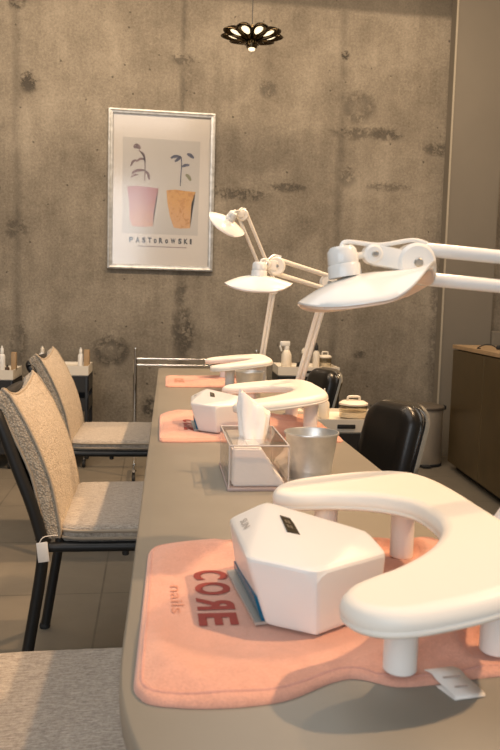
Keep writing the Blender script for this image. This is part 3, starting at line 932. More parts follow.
def spine(t):
    """front face of the back cushion (x, z) from the seat up; leans and curls backwards"""
    z = 0.462 + 0.368 * t
    x = -0.262 - 0.055 * t - 0.088 * t ** 3
    return x, z

def make_chair():
    r = root('client_chair', (0.04, 2.17, 0), 0)
    # seat pad
    bm = bmesh.new()
    def seat(u, v, s):
        e = max(abs(u), abs(v))
        cr = 1 - .035 * (abs(u) ** 6) * (abs(v) ** 6) * 2
        x = -.02 + .26 * u * cr; y = .25 * v * cr
        rim = min(1, (1 - e) / .10); rim = math.sqrt(max(0, 1 - (1 - rim) ** 2))
        z = .469 + s * (.010 + .013 * rim) + (0.007 * (1 - u * u) * (1 - v * v) if s > 0 else 0)
        z += .0012 * noise.noise((x * 60, y * 60, s)) 
        return Vector((x, y, z))
    cushion(bm, 48, 48, seat)
    sp = obj('seat_cushion', bm, M['weave'], r, angle=60)
    for z in (.4785, .4600):
        bm = bmesh.new()
        loop = []
        for k in range(64):
            a = 2 * PI * k / 64; c, s = math.cos(a), math.sin(a)
            q = 1 / max(abs(c), abs(s)) if True else 1
            q = 1 / ((abs(c) ** 10 + abs(s) ** 10) ** .1)
            loop.append((-.02 + .2600 * c * q, .2500 * s * q, z))
        tube(bm, loop, .0042, 8, closed=True); obj('piping', bm, M['piping'], sp)
    # back pad
    bm = bmesh.new()
    def back(u, v, s):
        t = (v + 1) / 2
        x, z = spine(t)
        top = max(0, t - .72) / .28
        # saddle-shaped top edge with peaked corners
        z += .024 * top * (abs(u) ** 2.4) - .016 * top * (1 - abs(u) ** 2)
        e = max(abs(u), abs(v))
        rim = min(1, (1 - e) / .07); rim = math.sqrt(max(0, 1 - (1 - rim) ** 2))
        x2, z2 = spine(min(1, t + .01)); x1, z1 = spine(max(0, t - .01))
        tn = Vector((x2 - x1, 0, z2 - z1)).normalized(); nn = Vector((tn.z, 0, -tn.x))
        y = (.243 + .004 * rim) * u * (1 - .02 * top)
        p = Vector((x, y, z))
        f = .0016 * noise.noise((y * 60, z * 60, x * 60 + 5 * s)) + .0012 * noise.noise((y * 150, z * 150, 2.0 + s)) + .003 * noise.noise((y * 11, z * 11, 7.0 + s))
        if s > 0: off = -.010 + .010 * rim + .012 * (1 - u * u) * (1 - v * v) + f * rim
        else: off = -.040 - .008 * rim - f * rim
        return p + nn * off
    cushion(bm, 64, 84, back)
    bp = obj('back_cushion', bm, M['boucle'], r, angle=75)
    for s in (-1, 1):
        for fb in (1, -1):
            bm = bmesh.new()
            tube(bm, [back(s * .985, 2 * k / 24 - 1, fb) + Vector((.001 * fb, s * .001, 0)) for k in range(25)], .0040, 8, 2); obj('piping', bm, M['piping'], bp)
    bm = bmesh.new(); tube(bm, [back(-1 + 2 * k / 24, .99, 1) + Vector((.0, 0, .001)) for k in range(25)], .0045, 8, 2); obj('piping', bm, M['piping'], bp)
    # black shell behind the cushion
    bm = bmesh.new()
    rows = []
    for k in range(25):
        t = -0.04 + 0.90 * k / 24
        x, z = spine(max(0, t)); z = .462 + .368 * t
        rows.append([bm.verts.new((x - .064 + .006 * t, y, z)) for y in (-.222, 0, .222)])
    for a, b in zip(rows, rows[1:]):
        for i in range(2): bm.faces.new((a[i], a[i + 1], b[i + 1], b[i]))
    sh = obj('back_shell', bm, M['black_shell'], r); sh.modifiers.new('thick', 'SOLIDIFY').thickness = .008
    # tube frame: each post runs down into its rear leg
    for s in (-1, 1):
        bm = bmesh.new()
        tube(bm, [(-.433, s * .238, .792), (-.417, s * .243, .765), (-.372, s * .246, .640), (-.340, s * .248, .554), (-.317, s * .248, .475), (-.311, s * .248, .438),
                  (-.317, s * .248, .36), (-.349, s * .250, .161), (-.374, s * .252, .006)], .0155, 14, 6)
        lg = obj('leg', bm, M['black_metal'], r)
        bm = bmesh.new(); lathe(bm, [(0, 0), (.016, 0), (.0172, .003), (.0172, .012), (.015, .015), (0, .015)], 16, (-.375, s * .252, 0)); obj('foot_glide', bm, M['rubber'], lg)
        bm = bmesh.new(); tube(bm, [(.205, s * .235, .440), (.215, s * .238, .30), (.235, s * .243, .006)], .0135, 14, 6)
        lg = obj('leg', bm, M['black_metal'], r)
        bm = bmesh.new(); lathe(bm, [(0, 0), (.016, 0), (.0172, .003), (.0172, .012), (.015, .015), (0, .015)], 16, (.235, s * .243, 0)); obj('foot_glide', bm, M['rubber'], lg)
        bm = bmesh.new(); tube(bm, [(-.311, s * .246, .437), (-.05, s * .246, .436), (.208, s * .238, .436)], .0125, 12, 4); obj('side_rail', bm, M['black_metal'], r)
        bm = bmesh.new(); cyl(bm, (.0 - .1, s * .243, .412), (-.1, s * .243, .426), .009, 12, .002); obj('rubber_stop', bm, M['rubber'], r)
    bm = bmesh.new(); tube(bm, [(-.433, -.238, .792), (-.440, -.20, .806), (-.441, 0, .808), (-.440, .20, .806), (-.433, .238, .792)], .0145, 14, 6); obj('top_rail', bm, M['black_metal'], r)
    for x in (-.311, .205):
        bm = bmesh.new(); tube(bm, [(x, -.244, .436), (x, .244, .436)], .0125, 12); obj('cross_rail', bm, M['black_metal'], r)
    bm = bmesh.new(); box(bm, (-.03, 0, .4435), (.47, .47, .006), .002); obj('seat_board', bm, M['black_metal'], r)
    # hanging white tag on the near rear corner
    bm = bmesh.new(); box(bm, (-.308, -.270, .432), (.028, .0022, .052), .0008, Matrix.Rotation(deg(-6), 3, 'Y'))
    tg = obj('hanging_tag', bm, M['white_label'], r); tg['label'] = 'white paper tag'
    bm = bmesh.new(); tube(bm, [(-.318, -.270, .452), (-.31, -.268, .468), (-.295, -.262, .472), (-.272, -.251, .470)], .0012, 6, 4); obj('tag_loop', bm, M['white_label'], tg)
    return r
ch1 = make_chair()
tag(ch1, 'beige boucle chair with black tube frame and a small white tag hanging behind', 'chair', 'client chairs along the table')
ch2 = copy_tree(ch1); ch2.location = (-0.055, 3.36, 0); ch2.rotation_euler.z = deg(-1)
tag(ch2, 'farther beige boucle chair, nearest the concrete wall beside the chrome rack')
ch0 = copy_tree(ch1); ch0.location = (-0.028, 0.995, 0); ch0.rotation_euler.z = deg(1)
tag(ch0, 'foreground chair of which only the greige seat corner shows beside the rounded table end')
for c in (ch2, ch0):
    for x in [y for y in COL.objects if y.parent == c and y.name.startswith('hanging_tag')]:
        for z in [y for y in COL.objects if y.parent == x]: bpy.data.objects.remove(z)
        bpy.data.objects.remove(x)

# ------------------------------------------------------------------ framed poster
FW, FH, FY = 0.724, 1.072, 5.25
fp = root('framed_poster', (0.054, FY, 1.823), 0, 'silver-framed poster of two potted plants, pink pot and ochre pot, on the concrete wall', 'picture')
bd = 0.034
bm = bmesh.new()
rr = [(-FW / 2, -FH / 2), (FW / 2, -FH / 2), (FW / 2, FH / 2), (-FW / 2, FH / 2)]
lay = []
for ins, y in ((0, -.002), (0, -.022), (.003, -.028), (.012, -.030), (.020, -.026), (bd - .004, -.024), (bd, -.020), (bd, -.006)):
    lay.append([bm.verts.new((x - math.copysign(ins, x), y, z - math.copysign(ins, z))) for x, z in rr])
for a, b in zip(lay, lay[1:]):
    for k in range(4): bm.faces.new((a[k], a[(k + 1) % 4], b[(k + 1) % 4], b[k]))
obj('frame', bm, M['silver_frame'], fp, False)
bm = bmesh.new(); box(bm, (0, -.005, 0), (FW - .02, .006, FH - .02))
pr = obj('print', bm, M['paper'], fp, False)
def flat(name, pts, y, m, parent, crv=0):
    bm = bmesh.new()
    P = closed_curve(pts, crv) if crv else [Vector((*p, 0)) for p in pts]
    vs = [bm.verts.new((p.x, y, p.y)) for p in P]
    f = bm.faces.new(vs); bmesh.ops.triangulate(bm, faces=[f])
    bmesh.ops.recalc_face_normals(bm, faces=bm.faces)
    for f in bm.faces:
        if f.normal.y > 0: f.normal_flip()
    return obj(name, bm, m, parent, False, recalc=False)
# inside measure: the crop of the poster maps px -> metres around its centre
def q(px, py): return ((px - 247) / 403 * FW, (347 - py) / 607 * FH)
flat('panel', [q(100, 148), q(392, 152), q(388, 512), q(100, 512)], -.0086, M['paper_panel'], pr)
flat('pot', [q(118, 335), q(150, 331), q(200, 333), q(236, 337), q(226, 380), q(218, 440), q(216, 482), q(180, 486), q(140, 484), q(128, 460), q(126, 400)], -.0092, M['pot_pink'], pr)['label'] = 'pink pot'
flat('pot', [q(266, 342), q(300, 338), q(340, 342), q(377, 344), q(362, 390), q(360, 440), q(358, 484), q(320, 487), q(296, 484), q(280, 440), q(270, 390)], -.0092, M['pot_ochre'], pr)['label'] = 'ochre pot'
def stroke(name, pts, w, m):
    P = smooth_path([(*q(*p), 0) for p in pts], 6)
    bm = bmesh.new(); va = []
    for i, p in enumerate(P):
        t = (P[min(i + 1, len(P) - 1)] - P[max(i - 1, 0)]).normalized(); n = Vector((-t.y, t.x, 0))
        k = w * (math.sin(PI * (0.12 + .76 * i / (len(P) - 1)))) if name == 'leaf' else w
        va.append((bm.verts.new((p.x + n.x * k, -.0092, p.y + n.y * k)), bm.verts.new((p.x - n.x * k, -.0092, p.y - n.y * k))))
    for a, b in zip(va, va[1:]): bm.faces.new((a[0], a[1], b[1], b[0]))
    for f in bm.faces:
        f.normal_update()
        if f.normal.y > 0: f.normal_flip()
    obj('painted_' + name, bm, m, pr, False, recalc=False)
stroke('stem', [(183, 310), (184, 260), (180, 220), (160, 196)], .0035, M['plum'])
stroke('leaf', [(142, 188), (152, 180), (166, 190)], .016, M['plum'])
stroke('leaf', [(165, 200), (178, 212), (184, 240)], .008, M['plum'])
stroke('leaf', [(130, 258), (138, 240), (152, 232)], .008, M['plum'])
stroke('leaf', [(150, 240), (166, 228), (182, 230)], .008, M['plum'])
stroke('leaf', [(134, 284), (156, 272), (182, 270)], .010, M['plum'])
stroke('leaf', [(130, 300), (144, 290), (158, 288)], .007, M['plum'])
stroke('leaf', [(184, 272), (196, 284), (200, 306)], .009, M['plum'])
stroke('stem', [(318, 324), (320, 280), (322, 240), (320, 214)], .0035, M['indigo'])
stroke('leaf', [(280, 220), (296, 212), (318, 212)], .010, M['indigo'])
stroke('leaf', [(296, 232), (308, 222), (320, 212)], .010, M['indigo'])
stroke('leaf', [(342, 200), (356, 206), (368, 216)], .012, M['indigo'])
stroke('leaf', [(324, 250), (336, 244), (352, 242)], .010, M['indigo'])
stroke('leaf', [(338, 278), (350, 288), (358, 302)], .012, M['olive'])
def poster_text(txt, x, z, width, height, bold, m, name):
    t, w, h = text_mesh(txt, 1.0, bold)
    for v in t.verts: v.co = Vector((x + v.co.x / w * width, -.0094, z + v.co.y / h * height))
    for f in t.faces:
        f.normal_update()
        if f.normal.y > 0: f.normal_flip()
    obj(name, t, m, pr, False, recalc=False)
xs = 0
word = [('P', 1.0), ('A', 1.0), ('S', .9), ('T', .9), ('o', .75), ('R', 1.0), ('o', .75), ('W', 1.25), ('S', .85), ('K', 1.0), ('I', .5)]
tot = sum(w for _, w in word); x0, x1 = q(122, 0)[0], q(368, 0)[0]
acc = 0
big = bmesh.new()
for c, w in word:
    t, tw, thh = text_mesh(c, 1.0, 0.045)
    wd = (x1 - x0) / tot * w * .60; cx = x0 + (x1 - x0) * (acc + w / 2) / tot
    hgt = .037 if c not in 'o' else .030
    vm = {v: big.verts.new((cx + v.co.x / tw * wd, -.0094, q(0, 536)[1] + v.co.y / thh * hgt - (.0035 if c == 'o' else 0))) for v in t.verts}
    for f in t.faces:
        try: big.faces.new([vm[v] for v in f.verts])
        except ValueError: pass
    t.free(); acc += w
for f in big.faces:
    f.normal_update()
    if f.normal.y > 0: f.normal_flip()
obj('lettering', big, M['ink'], pr, False, recalc=False)
# fine second line, too small to read
bm = bmesh.new()
x = q(160, 0)[0]
while x < q(345, 0)[0]:
    w = random.uniform(.004, .010); box(bm, (x + w / 2, -.0088, q(0, 560)[1]), (w, .0006, random.uniform(.005, .008))); x += w + .003
obj('fine_print', bm, M['plum'], pr, False)
bm = bmesh.new(); box(bm, (0, -.0175, 0), (FW - 2 * bd + .004, .002, FH - 2 * bd + .004)); obj('glass_pane', bm, M['glass'], fp, False)

# ------------------------------------------------------------------ pendant lamp
pd = root('pendant_lamp', (0.56, 4.5, 2.597), 0, 'flower-shaped smoked brass pendant lamp with lit petals under the ceiling', 'lamp')
bm = bmesh.new(); cyl(bm, (0, 0, .09), (0, 0, .78), .0025, 8); obj('cord', bm, M['black_metal'], pd)
bm = bmesh.new(); lathe(bm, [(0, .785), (.05, .785), (.05, .77), (.045, .765), (0, .765)], 24); obj('ceiling_rose', bm, M['brass'], pd)
bm = bmesh.new(); lathe(bm, [(0, .10), (.006, .10), (.008, .088), (.034, .084), (.036, .074), (.026, .062), (.024, .02), (.036, -.005), (.032, -.028), (.015, -.036), (0, -.037)], 28); obj('hub', bm, M['brass'], pd)
bm = bmesh.new(); lathe(bm, [(0, -.036), (.020, -.034), (.018, -.044), (0, -.048)], 20); obj('bulb', bm, M['bulb'], pd)
for k in range(9):
    a = 2 * PI * k / 9 + deg(-97 + 20)
    Rm = Matrix.Rotation(a, 3, 'Z') @ Matrix.Rotation(deg(-13), 3, 'Y')
    def petal(sc, dz, conc):
        bm = bmesh.new(); rings = []
        for j in range(8):
            rr_ = j / 7
            ring = []
            for i in range(28):
                b = 2 * PI * i / 28
                x = .108 + .086 * sc * rr_ * math.cos(b); y = .047 * sc * rr_ * math.sin(b) * (1 + .25 * math.cos(b))
                z = dz + conc * (1 - rr_ ** 2) 
                ring.append(bm.verts.new(Rm @ Vector((x, y, z))))
                if j == 0: break
            rings.append(ring)
        for a_, b_ in zip(rings, rings[1:]):
            for i in range(28):
                i2 = (i + 1) % 28
                if len(a_) == 1: bm.faces.new((a_[0], b_[i], b_[i2]))
                else: bm.faces.new((a_[i], b_[i], b_[i2], a_[i2]))
        return bm
    p = obj('petal', petal(1.0, .0, .046), M['brass'], pd, angle=80); p.modifiers.new('thick', 'SOLIDIFY').thickness = .004
    obj('bulb', petal(.47, .012, -.010), M['bulb'], p, angle=80)['label'] = 'warm glowing glass'

# ------------------------------------------------------------------ chrome rail rack
rk = root('chrome_rack', (0.27, 4.52, 0), 0, 'chrome wheeled rail rack standing against the concrete wall behind the table', 'rack')
XL, XR = -.365, .37
for x in (XL, XR):
    bm = bmesh.new(); tube(bm, [(x, 0, .05), (x, 0, .785)], .012, 14); lathe(bm, [(.012, .785), (.009, .793), (0, .796)], 14, (x, 0, 0)); obj('upright', bm, M['chrome'], rk)
    bm = bmesh.new(); tube(bm, [(x, -.16, .075), (x, .16, .075)], .010, 12); ft = obj('foot_bar', bm, M['chrome'], rk)
    for y in (-.15, .15):
        bm = bmesh.new(); cyl(bm, (x - .010, y, .026), (x + .010, y, .026), .026, 20, .004); cyl(bm, (x, y, .03), (x, y, .075), .009, 10); obj('caster', bm, M['rubber'], ft)
for z in (.726, .688, .14):
    bm = bmesh.new(); tube(bm, [(XL, 0, z), (XR, 0, z)], .0075, 10); obj('rail', bm, M['chrome'], rk)

# ------------------------------------------------------------------ black trolleys with cream trays
def make_cart(w, d, h, label, loc, rz, tray_h=.055, front=True):
    r = root('salon_trolley', loc, rz, label, 'trolley', 'black wheeled trolleys')
    for sx in (-1, 1):
        for sy in (-1, 1):
            bm = bmesh.new(); box(bm, (sx * (w / 2 - .012), sy * (d / 2 - .012), .06 + (h - .06) / 2), (.024, .024, h - .06), .002); obj('post', bm, M['black_metal'], r)
            bm = bmesh.new(); cyl(bm, (sx * (w / 2 - .03) - .010, sy * (d / 2 - .03), .027), (sx * (w / 2 - .03) + .010, sy * (d / 2 - .03), .027), .027, 20, .004)
            cs = obj('caster', bm, M['rubber'], r)
            bm = bmesh.new(); cyl(bm, (sx * (w / 2 - .03) - .012, sy * (d / 2 - .03), .027), (sx * (w / 2 - .03) + .012, sy * (d / 2 - .03), .027), .012, 14, .002); cyl(bm, (sx * (w / 2 - .03), sy * (d / 2 - .03), .05), (sx * (w / 2 - .03), sy * (d / 2 - .03), .066), .007, 10)
            obj('hub', bm, M['steel'], cs)
    for z, hh in ((.10, .07), (.37, .08), (h - .10, .10)):
        bm = bmesh.new()
        box(bm, (0, 0, z), (w - .01, d - .01, .008))
        for sx in (-1, 1): box(bm, (sx * (w / 2 - .004), 0, z + hh / 2), (.006, d, hh))
        for sy in (-1, 1): box(bm, (0, sy * (d / 2 - .004), z + hh / 2), (w, .006, hh))
        obj('shelf', bm, M['mesh_black'], r, False)
    bm = bmesh.new()
    tw, td = w - .004, d - .004
    layered(bm, [Vector(p + (0,)) for p in ((-tw / 2, -td / 2), (tw / 2, -td / 2), (tw / 2, td / 2), (-tw / 2, td / 2))],
            [(0.006, h), (0, h + .006), (0, h + tray_h), (.006, h + tray_h), (.010, h + tray_h - .012), (.014, h + tray_h - .016)])
    t = obj('top_tray', bm, M['tray'], r, False); t['label'] = 'cream plastic tray'
    bm = bmesh.new(); box(bm, (0, -td / 2 - .001, h + tray_h * .5), (.07, .006, .016), .0025); obj('handle_slot', bm, M['mesh_black'], t)
    return h + tray_h - .016 + .0004

def bottle(name, loc, r_, hgt, body, cap, label, cat='bottle', group=None, neck=.45, capname='cap'):
    o = root(name, loc, 0, label, cat, group)
    bm = bmesh.new(); nr = r_ * neck; bh = hgt * .68
    lathe(bm, [(0, 0), (r_ * .92, 0), (r_, .003), (r_, bh * .85), (r_ * .8, bh * .96), (nr, bh), (nr, bh + .006), (0, bh + .006)], 20); obj('body', bm, body, o)
    bm = bmesh.new(); lathe(bm, [(0, bh + .004), (nr * 1.25, bh + .004), (nr * 1.2, hgt * .88), (nr * .55, hgt * .93), (nr * .45, hgt), (0, hgt)], 16); obj(capname, bm, cap, o)
    return o

# first trolley behind the table's right edge
z1 = make_cart(.40, .30, .592, 'black trolley with a cream tray and round glass jar, behind the near black stool', (0.745, 2.88, 0), deg(-2))
def jar(loc, r_, h, label):
    o = root('lidded_jar', loc, 0, label, 'jar')
    bm = bmesh.new(); lathe(bm, [(0, .002), (r_ * .94, .002), (r_, .008), (r_, h * .72), (r_ * .96, h * .72), (r_ * .95, .010), (0, .006)], 32); obj('body', bm, M['jar_glass'], o)
    bm = bmesh.new(); lathe(bm, [(0, .008), (r_ * .9, .008), (r_ * .9, h * .35), (0, h * .36)], 24); obj('contents', bm, M['tissue'], o)
    bm = bmesh.new(); lathe(bm, [(0, h * .72), (r_ * 1.03, h * .72), (r_ * 1.03, h * .80), (r_ * .8, h * .90), (0, h * .93)], 32); ld = obj('lid', bm, M['tray'], o)
    bm = bmesh.new(); tube(bm, [(-r_ * .42, 0, h * .90), (-r_ * .42, 0, h * 1.06), (-r_ * .3, 0, h * 1.12), (r_ * .3, 0, h * 1.12), (r_ * .42, 0, h * 1.06), (r_ * .42, 0, h * .90)], .005, 10, 4); obj('handle', bm, M['tray'], ld)
    return o
jar((0.800, 2.86, z1), .056, .078, 'round clear jar with a cream handled lid on the near trolley tray')
def pump(loc, label):
    o = root('dropper_bottle', loc, 0, label, 'bottle')
    bm = bmesh.new(); lathe(bm, [(0, 0), (.020, 0), (.022, .003), (.022, .062), (.012, .075), (0, .075)], 20); obj('body', bm, M['tray'], o)
    bm = bmesh.new(); lathe(bm, [(0, .073), (.012, .073), (.011, .086), (.005, .092), (.0025, .118), (0, .120)], 16); obj('nozzle', bm, M['white'], o)
    return o
pump((0.680, 2.86, z1), 'white nozzle bottle between the small dark pots and the round jar')
bottle('polish_bottle', (0.622, 2.81, z1), .016, .070, M['amber'], M['tray'], 'dark little polish bottle at the front of the near trolley tray, beside its edge')
bottle('polish_bottle', (0.652, 2.93, z1), .015, .075, M['tray'], M['white'], 'cream little polish bottle behind the white nozzle bottle')
bottle('polish_bottle', (0.585, 2.90, z1), .018, .055, M['amber'], M['mesh_black'], 'squat black pot at the tray end closest to the middle hand rest', 'pot', neck=.8)

# second trolley by the wall
z2 = make_cart(.36, .30, .665, 'black trolley against the wall with a spray bottle on its cream tray', (0.905, 4.32, 0), deg(-3))
sb = root('spray_bottle', (0.792, 4.33, z2), deg(200), 'white trigger spray bottle on the far trolley', 'bottle')
bm = bmesh.new(); lathe(bm, [(0, 0), (.030, 0), (.032, .004), (.030, .075), (.022, .095), (.013, .108), (0, .108)], 20); obj('body', bm, M['tray'], sb)
bm = bmesh.new(); cyl(bm, (0, 0, .105), (0, 0, .125), .016, 16, .002); box(bm, (.012, 0, .140), (.062, .022, .030), .006); box(bm, (.040, 0, .112), (.010, .012, .035), .003, Matrix.Rotation(deg(20), 3, 'Y')); obj('trigger_head', bm, M['white'], sb)
bottle('pump_bottle', (0.900, 4.36, z2), .022, .115, M['jar_glass'], M['tray'], 'clear bottle in the middle of the far trolley tray, behind the small black pot')
bottle('pump_bottle', (0.965, 4.30, z2), .020, .150, M['tray'], M['mesh_black'], 'slim cream bottle with black cap, hidden partly by the middle lamp upright')
bottle('cream_pot', (0.865, 4.27, z2), .024, .038, M['mesh_black'], M['black_metal'], 'small black pot at the front of the far trolley tray', 'pot', neck=.9)
jar((1.025, 4.33, z2), .040, .085, 'clear lidded jar at the outer end of the far trolley tray')

# trolleys behind the chairs
z3 = make_cart(.37, .32, .590, 'black trolley mostly hidden behind the farther boucle chair', (-0.575, 4.93, 0), 0, .065)
bottle('nozzle_bottle', (-0.452, 4.90, z3), .018, .125, M['white'], M['white'], 'white bottle on the trolley tray behind the farther chair, beside the beige block')
bm = bmesh.new(); box(bm, (0, 0, .055), (.035, .05, .11), .004); bx = obj('file_block', bm, M['oak'], None); bx.location = (-0.413, 4.90, z3)
tag(bx, 'upright tan block at the edge of the tray behind the farther chair', 'block')
bottle('nozzle_bottle', (-0.690, 4.88, z3), .022, .130, M['white'], M['tray'], 'white bottle seen between the two chair backs')
bottle('nozzle_bottle', (-0.640, 4.92, z3), .020, .110, M['tray'], M['mesh_black'], 'black-capped bottle just behind the farther chair back')
z4 = make_cart(.37, .32, .560, 'black trolley by the wall at the outer side, behind the tagged chair', (-1.030, 4.90, 0), 0, .065)
bottle('nozzle_bottle', (-0.935, 4.86, z4), .020, .160, M['white'], M['white'], 'tall white nozzle bottle on the outermost trolley')
bottle('nozzle_bottle', (-0.990, 4.90, z4), .020, .120, M['jar_glass'], M['tray'], 'clear bottle at the cut-off edge of the outermost trolley')
bm = bmesh.new(); box(bm, (0, 0, .06), (.03, .045, .12), .004); bx = obj('file_block', bm, M['oak'], None); bx.location = (-0.862, 4.86, z4)
tag(bx, 'upright tan block beside the tall nozzle bottle on the outermost trolley', 'block')
bottle('cream_pot', (-0.893, 4.80, z4), .014, .045, M['amber'], M['mesh_black'], 'tiny dark bottle in front of the tall nozzle bottle', 'bottle')

# ------------------------------------------------------------------ technician stools with backrests
def make_stool():
    r = root('technician_stool', (0, 0, 0), 0)
    # local: the pad faces -y; chrome band behind it
    w, h, z0 = .255, .31, .445
    def outline(sc, n=9):
        pts = []
        W, H, R = w / 2 * sc, h * sc, .075
        for cx, cy, a0 in ((W - R, R * .6, -90), (W - R, H - R, 0), (-W + R, H - R, 90), (-W + R, R * .6, 180)):
            for k in range(n):
                a = deg(a0 + 90 * k / (n - 1)); pts.append(Vector((cx + R * math.cos(a), cy + R * (.6 if cy < R else 1) * math.sin(a), 0)))
        return pts
    tl = Matrix.Rotation(deg(90 - 16), 3, 'X')
    bm = bmesh.new(); layered(bm, outline(1), [(.006, -.012), (0, -.006), (0, .018), (.004, .030), (.012, .040), (.026, .047), (.05, .050)])
    for v in bm.verts: v.co = tl @ v.co + Vector((0, 0, z0))
    bp = obj('backrest', bm, M['black_leather'], r, angle=60)
    bm = bmesh.new(); o = [p + Vector((0, 0, -.016)) for p in outline(1.03)]
    lo = [tl @ p + Vector((0, 0, z0 - .002)) for p in o]
    n = len(lo); t0 = tl @ Vector((0, 0, 1))
    rings = []
    for i, p in enumerate(lo):
        rad = (p - (tl @ Vector((0, h / 2, -.016)) + Vector((0, 0, z0)))).normalized()
        rings.append([bm.verts.new(p + rad * a + t0 * b) for a, b in ((-.006, -.010), (.005, -.010), (.008, 0), (.005, .010), (-.006, .010))])
    for i in range(n):
        a, b = rings[i], rings[(i + 1) % n]
        for k in range(5): bm.faces.new((a[k], a[(k + 1) % 5], b[(k + 1) % 5], b[k]))
    obj('back_band', bm, M['chrome'], r, angle=50)['label'] = 'chrome band around the backrest'
    bm = bmesh.new(); tube(bm, [(0, .030, .62), (0, .075, .52), (0, .07, .42), (0, -.02, .385), (0, -.16, .385)], .014, 12, 6); obj('back_bar', bm, M['chrome'], r)
    bm = bmesh.new(); lathe(bm, [(0, .395), (.15, .395), (.175, .405), (.182, .425), (.178, .445), (.15, .458), (0, .462)], 40, (0, -.22, 0)); obj('seat', bm, M['black_leather'], r)
    bm = bmesh.new(); cyl(bm, (0, -.22, .07), (0, -.22, .396), .024, 20); obj('gas_column', bm, M['chrome'], r)
    for k in range(5):
        a = 2 * PI * k / 5
        e = Vector((.24 * math.cos(a), -.22 + .24 * math.sin(a), .07))
        bm = bmesh.new(); tube(bm, [(0, -.22, .085), e], .014, 10); lg = obj('leg', bm, M['chrome'], r)
        bm = bmesh.new(); cyl(bm, e + Vector((-.010, 0, -.043)), e + Vector((.010, 0, -.043)), .027, 18, .004); cyl(bm, e + Vector((0, 0, -.03)), e, .008, 10); obj('caster', bm, M['rubber'], lg)
    return r
so1 = make_stool(); so1.location = (0.785, 2.45, 0); so1.rotation_euler.z = deg(-66)
tag(so1, 'black leather stool backrest with chrome band in front of the steel bin', 'stool', 'black technician stools')
so2 = copy_tree(so1); so2.location = (0.825, 3.74, 0); so2.rotation_euler.z = deg(-74)
tag(so2, 'farther black stool between the two right-hand trolleys, beside the middle lamp upright')

# ------------------------------------------------------------------ steel pedal bin
bn = root('pedal_bin', (1.865, 4.88, 0), 0, 'round steel pedal bin with dark lid in the corner by the bronze cabinet', 'bin')
bm = bmesh.new(); lathe(bm, [(0, .012), (.128, .012), (.130, .015), (.130, .385), (.126, .388), (0, .388)], 48); obj('body', bm, M['bin_steel'], bn)
bm = bmesh.new(); lathe(bm, [(0, 0), (.133, 0), (.134, .003), (.134, .018), (.130, .020), (0, .020)], 40); obj('foot_ring', bm, M['rubber'], bn)
bm = bmesh.new(); lathe(bm, [(0, .386), (.134, .386), (.137, .391), (.137, .404), (.130, .412), (.08, .422), (0, .426)], 48); obj('lid', bm, M['lid_dark'], bn)
bm = bmesh.new(); box(bm, (-.02, -.140, .012), (.06, .05, .012), .004); obj('pedal', bm, M['rubber'], bn)
bm = bmesh.new(); box(bm, (.137, 0, .395), (.03, .05, .03), .004); obj('hinge', bm, M['rubber'], bn)

# ------------------------------------------------------------------ bronze cabinet
cb = root('storage_cabinet', (2.000, 4.73, 0), -math.atan(0.10), 'dark bronze cabinet with an oak top along the wall beside the bin', 'cabinet')
CL, CD, CH = 1.80, 0.46, 0.812
bm = bmesh.new(); box(bm, (CD / 2 + .010, -CL / 2, .05 + (CH - .05) / 2), (CD - .02, CL, CH - .05), .002); obj('carcass', bm, M['bronze_front'], cb, False)
bm = bmesh.new(); box(bm, (CD / 2 + .02, -CL / 2, .025), (CD - .06, CL - .02, .05)); obj('plinth', bm, M['mesh_black'], cb, False)
for k in range(3):
    bm = bmesh.new(); box(bm, (.0, -CL / 6 - k * CL / 3, .05 + (CH - .055) / 2), (.020, CL / 3 - .004, CH - .060), .002); obj('door', bm, M['bronze_front'], cb, False)
bm = bmesh.new(); box(bm, (CD / 2 - .006, -CL / 2, CH + .0125), (CD + .012, CL + .02, .025), .002); obj('countertop', bm, M['oak'], cb, False)
wp = root('power_plug', (2.09, 4.22, CH + .025), deg(-30), 'small black plug with a thin cord lying on the oak cabinet top', 'plug')
bm = bmesh.new(); box(bm, (0, 0, .013), (.085, .035, .026), .009); obj('body', bm, M['rubber'], wp)
bm = bmesh.new(); tube(bm, [(-.04, 0, .013), (-.08, .01, .028), (-.12, .02, .022), (-.15, .0, .004), (-.13, -.03, .004)], .0035, 8, 6); obj('cord', bm, M['rubber'], wp)

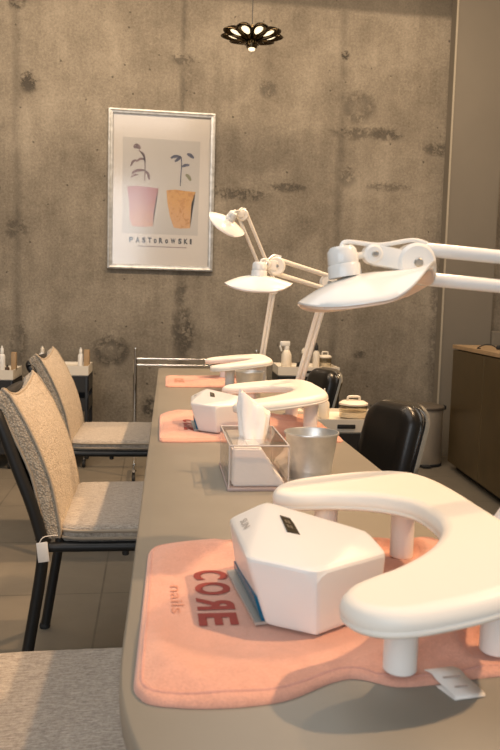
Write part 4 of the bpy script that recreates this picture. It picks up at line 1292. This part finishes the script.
# ------------------------------------------------------------------ lights
def spot(loc, target, energy, col, size, blend, radius):
    l = bpy.data.lights.new('track_spot', 'SPOT'); l.energy = energy; l.color = col
    l.spot_size = deg(size); l.spot_blend = blend; l.shadow_soft_size = radius
    o = bpy.data.objects.new('track_spot', l); COL.objects.link(o); o.location = loc
    o.rotation_euler = (Vector(target) - Vector(loc)).to_track_quat('-Z', 'Y').to_euler()
    return o
WARM = (1.0, 0.64, 0.35)
for x, y, ty, e in ((1.85, 0.55, 0.75, 285), (1.40, 2.05, 2.05, 225), (1.40, 3.45, 3.3, 225)):
    spot((x, y, 3.25), (0.10, ty, 0.7), e * 1.15, WARM, 68, 0.7, 0.05)
def area(loc, target, energy, col, sx, sy):
    l = bpy.data.lights.new('fill_light', 'AREA'); l.shape = 'RECTANGLE'; l.size = sx; l.size_y = sy; l.energy = energy; l.color = col
    o = bpy.data.objects.new('fill_light', l); COL.objects.link(o); o.location = loc
    o.rotation_euler = (Vector(target) - Vector(loc)).to_track_quat('-Z', 'Y').to_euler()
area((0.2, 3.55, 3.36), (0.2, 5.25, 1.3), 125, (1.0, 0.76, 0.52), 4.2, 0.25)       # added soft strip, brightens the back wall evenly
area((-1.4, -1.9, 1.9), (0.2, 2.2, 0.8), 58, (0.93, 0.965, 1.0), 2.6, 2.2)      # shop window behind the camera
area((-0.6, 1.6, 3.36), (-0.6, 1.6, 0), 38, (1.0, 0.97, 0.93), 2.0, 3.0)         # added overhead fill, not a known fixture
w = bpy.data.worlds.new('World'); scn.world = w; w.use_nodes = True
w.node_tree.nodes['Background'].inputs[0].default_value = (0.95, 0.97, 1.0, 1)
w.node_tree.nodes['Background'].inputs[1].default_value = 0.40

# ------------------------------------------------------------------ camera
cam = bpy.data.cameras.new('camera'); co = bpy.data.objects.new('camera', cam); COL.objects.link(co)
co.location = (0, 0, 1.08)
co.rotation_mode = 'XYZ'
R = Matrix.Rotation(deg(-7.6), 3, 'Z') @ Matrix.Rotation(deg(90 - 5.55), 3, 'X') @ Matrix.Rotation(deg(1.5), 3, 'Z')
co.rotation_euler = R.to_euler('XYZ')
cam.sensor_fit = 'VERTICAL'; cam.sensor_height = 36; cam.sensor_width = 24
cam.lens = 745 / 750 * 36
cam.clip_start = 0.02
cam.dof.use_dof = True; cam.dof.focus_distance = 1.9; cam.dof.aperture_fstop = 13.0
scn.camera = co

scn.view_settings.view_transform = 'Standard'
scn.view_settings.look = 'None'
scn.view_settings.exposure = -0.07
scn.view_settings.gamma = 1.0
scn.view_settings.use_curve_mapping = False
scn.cycles.use_denoising = True
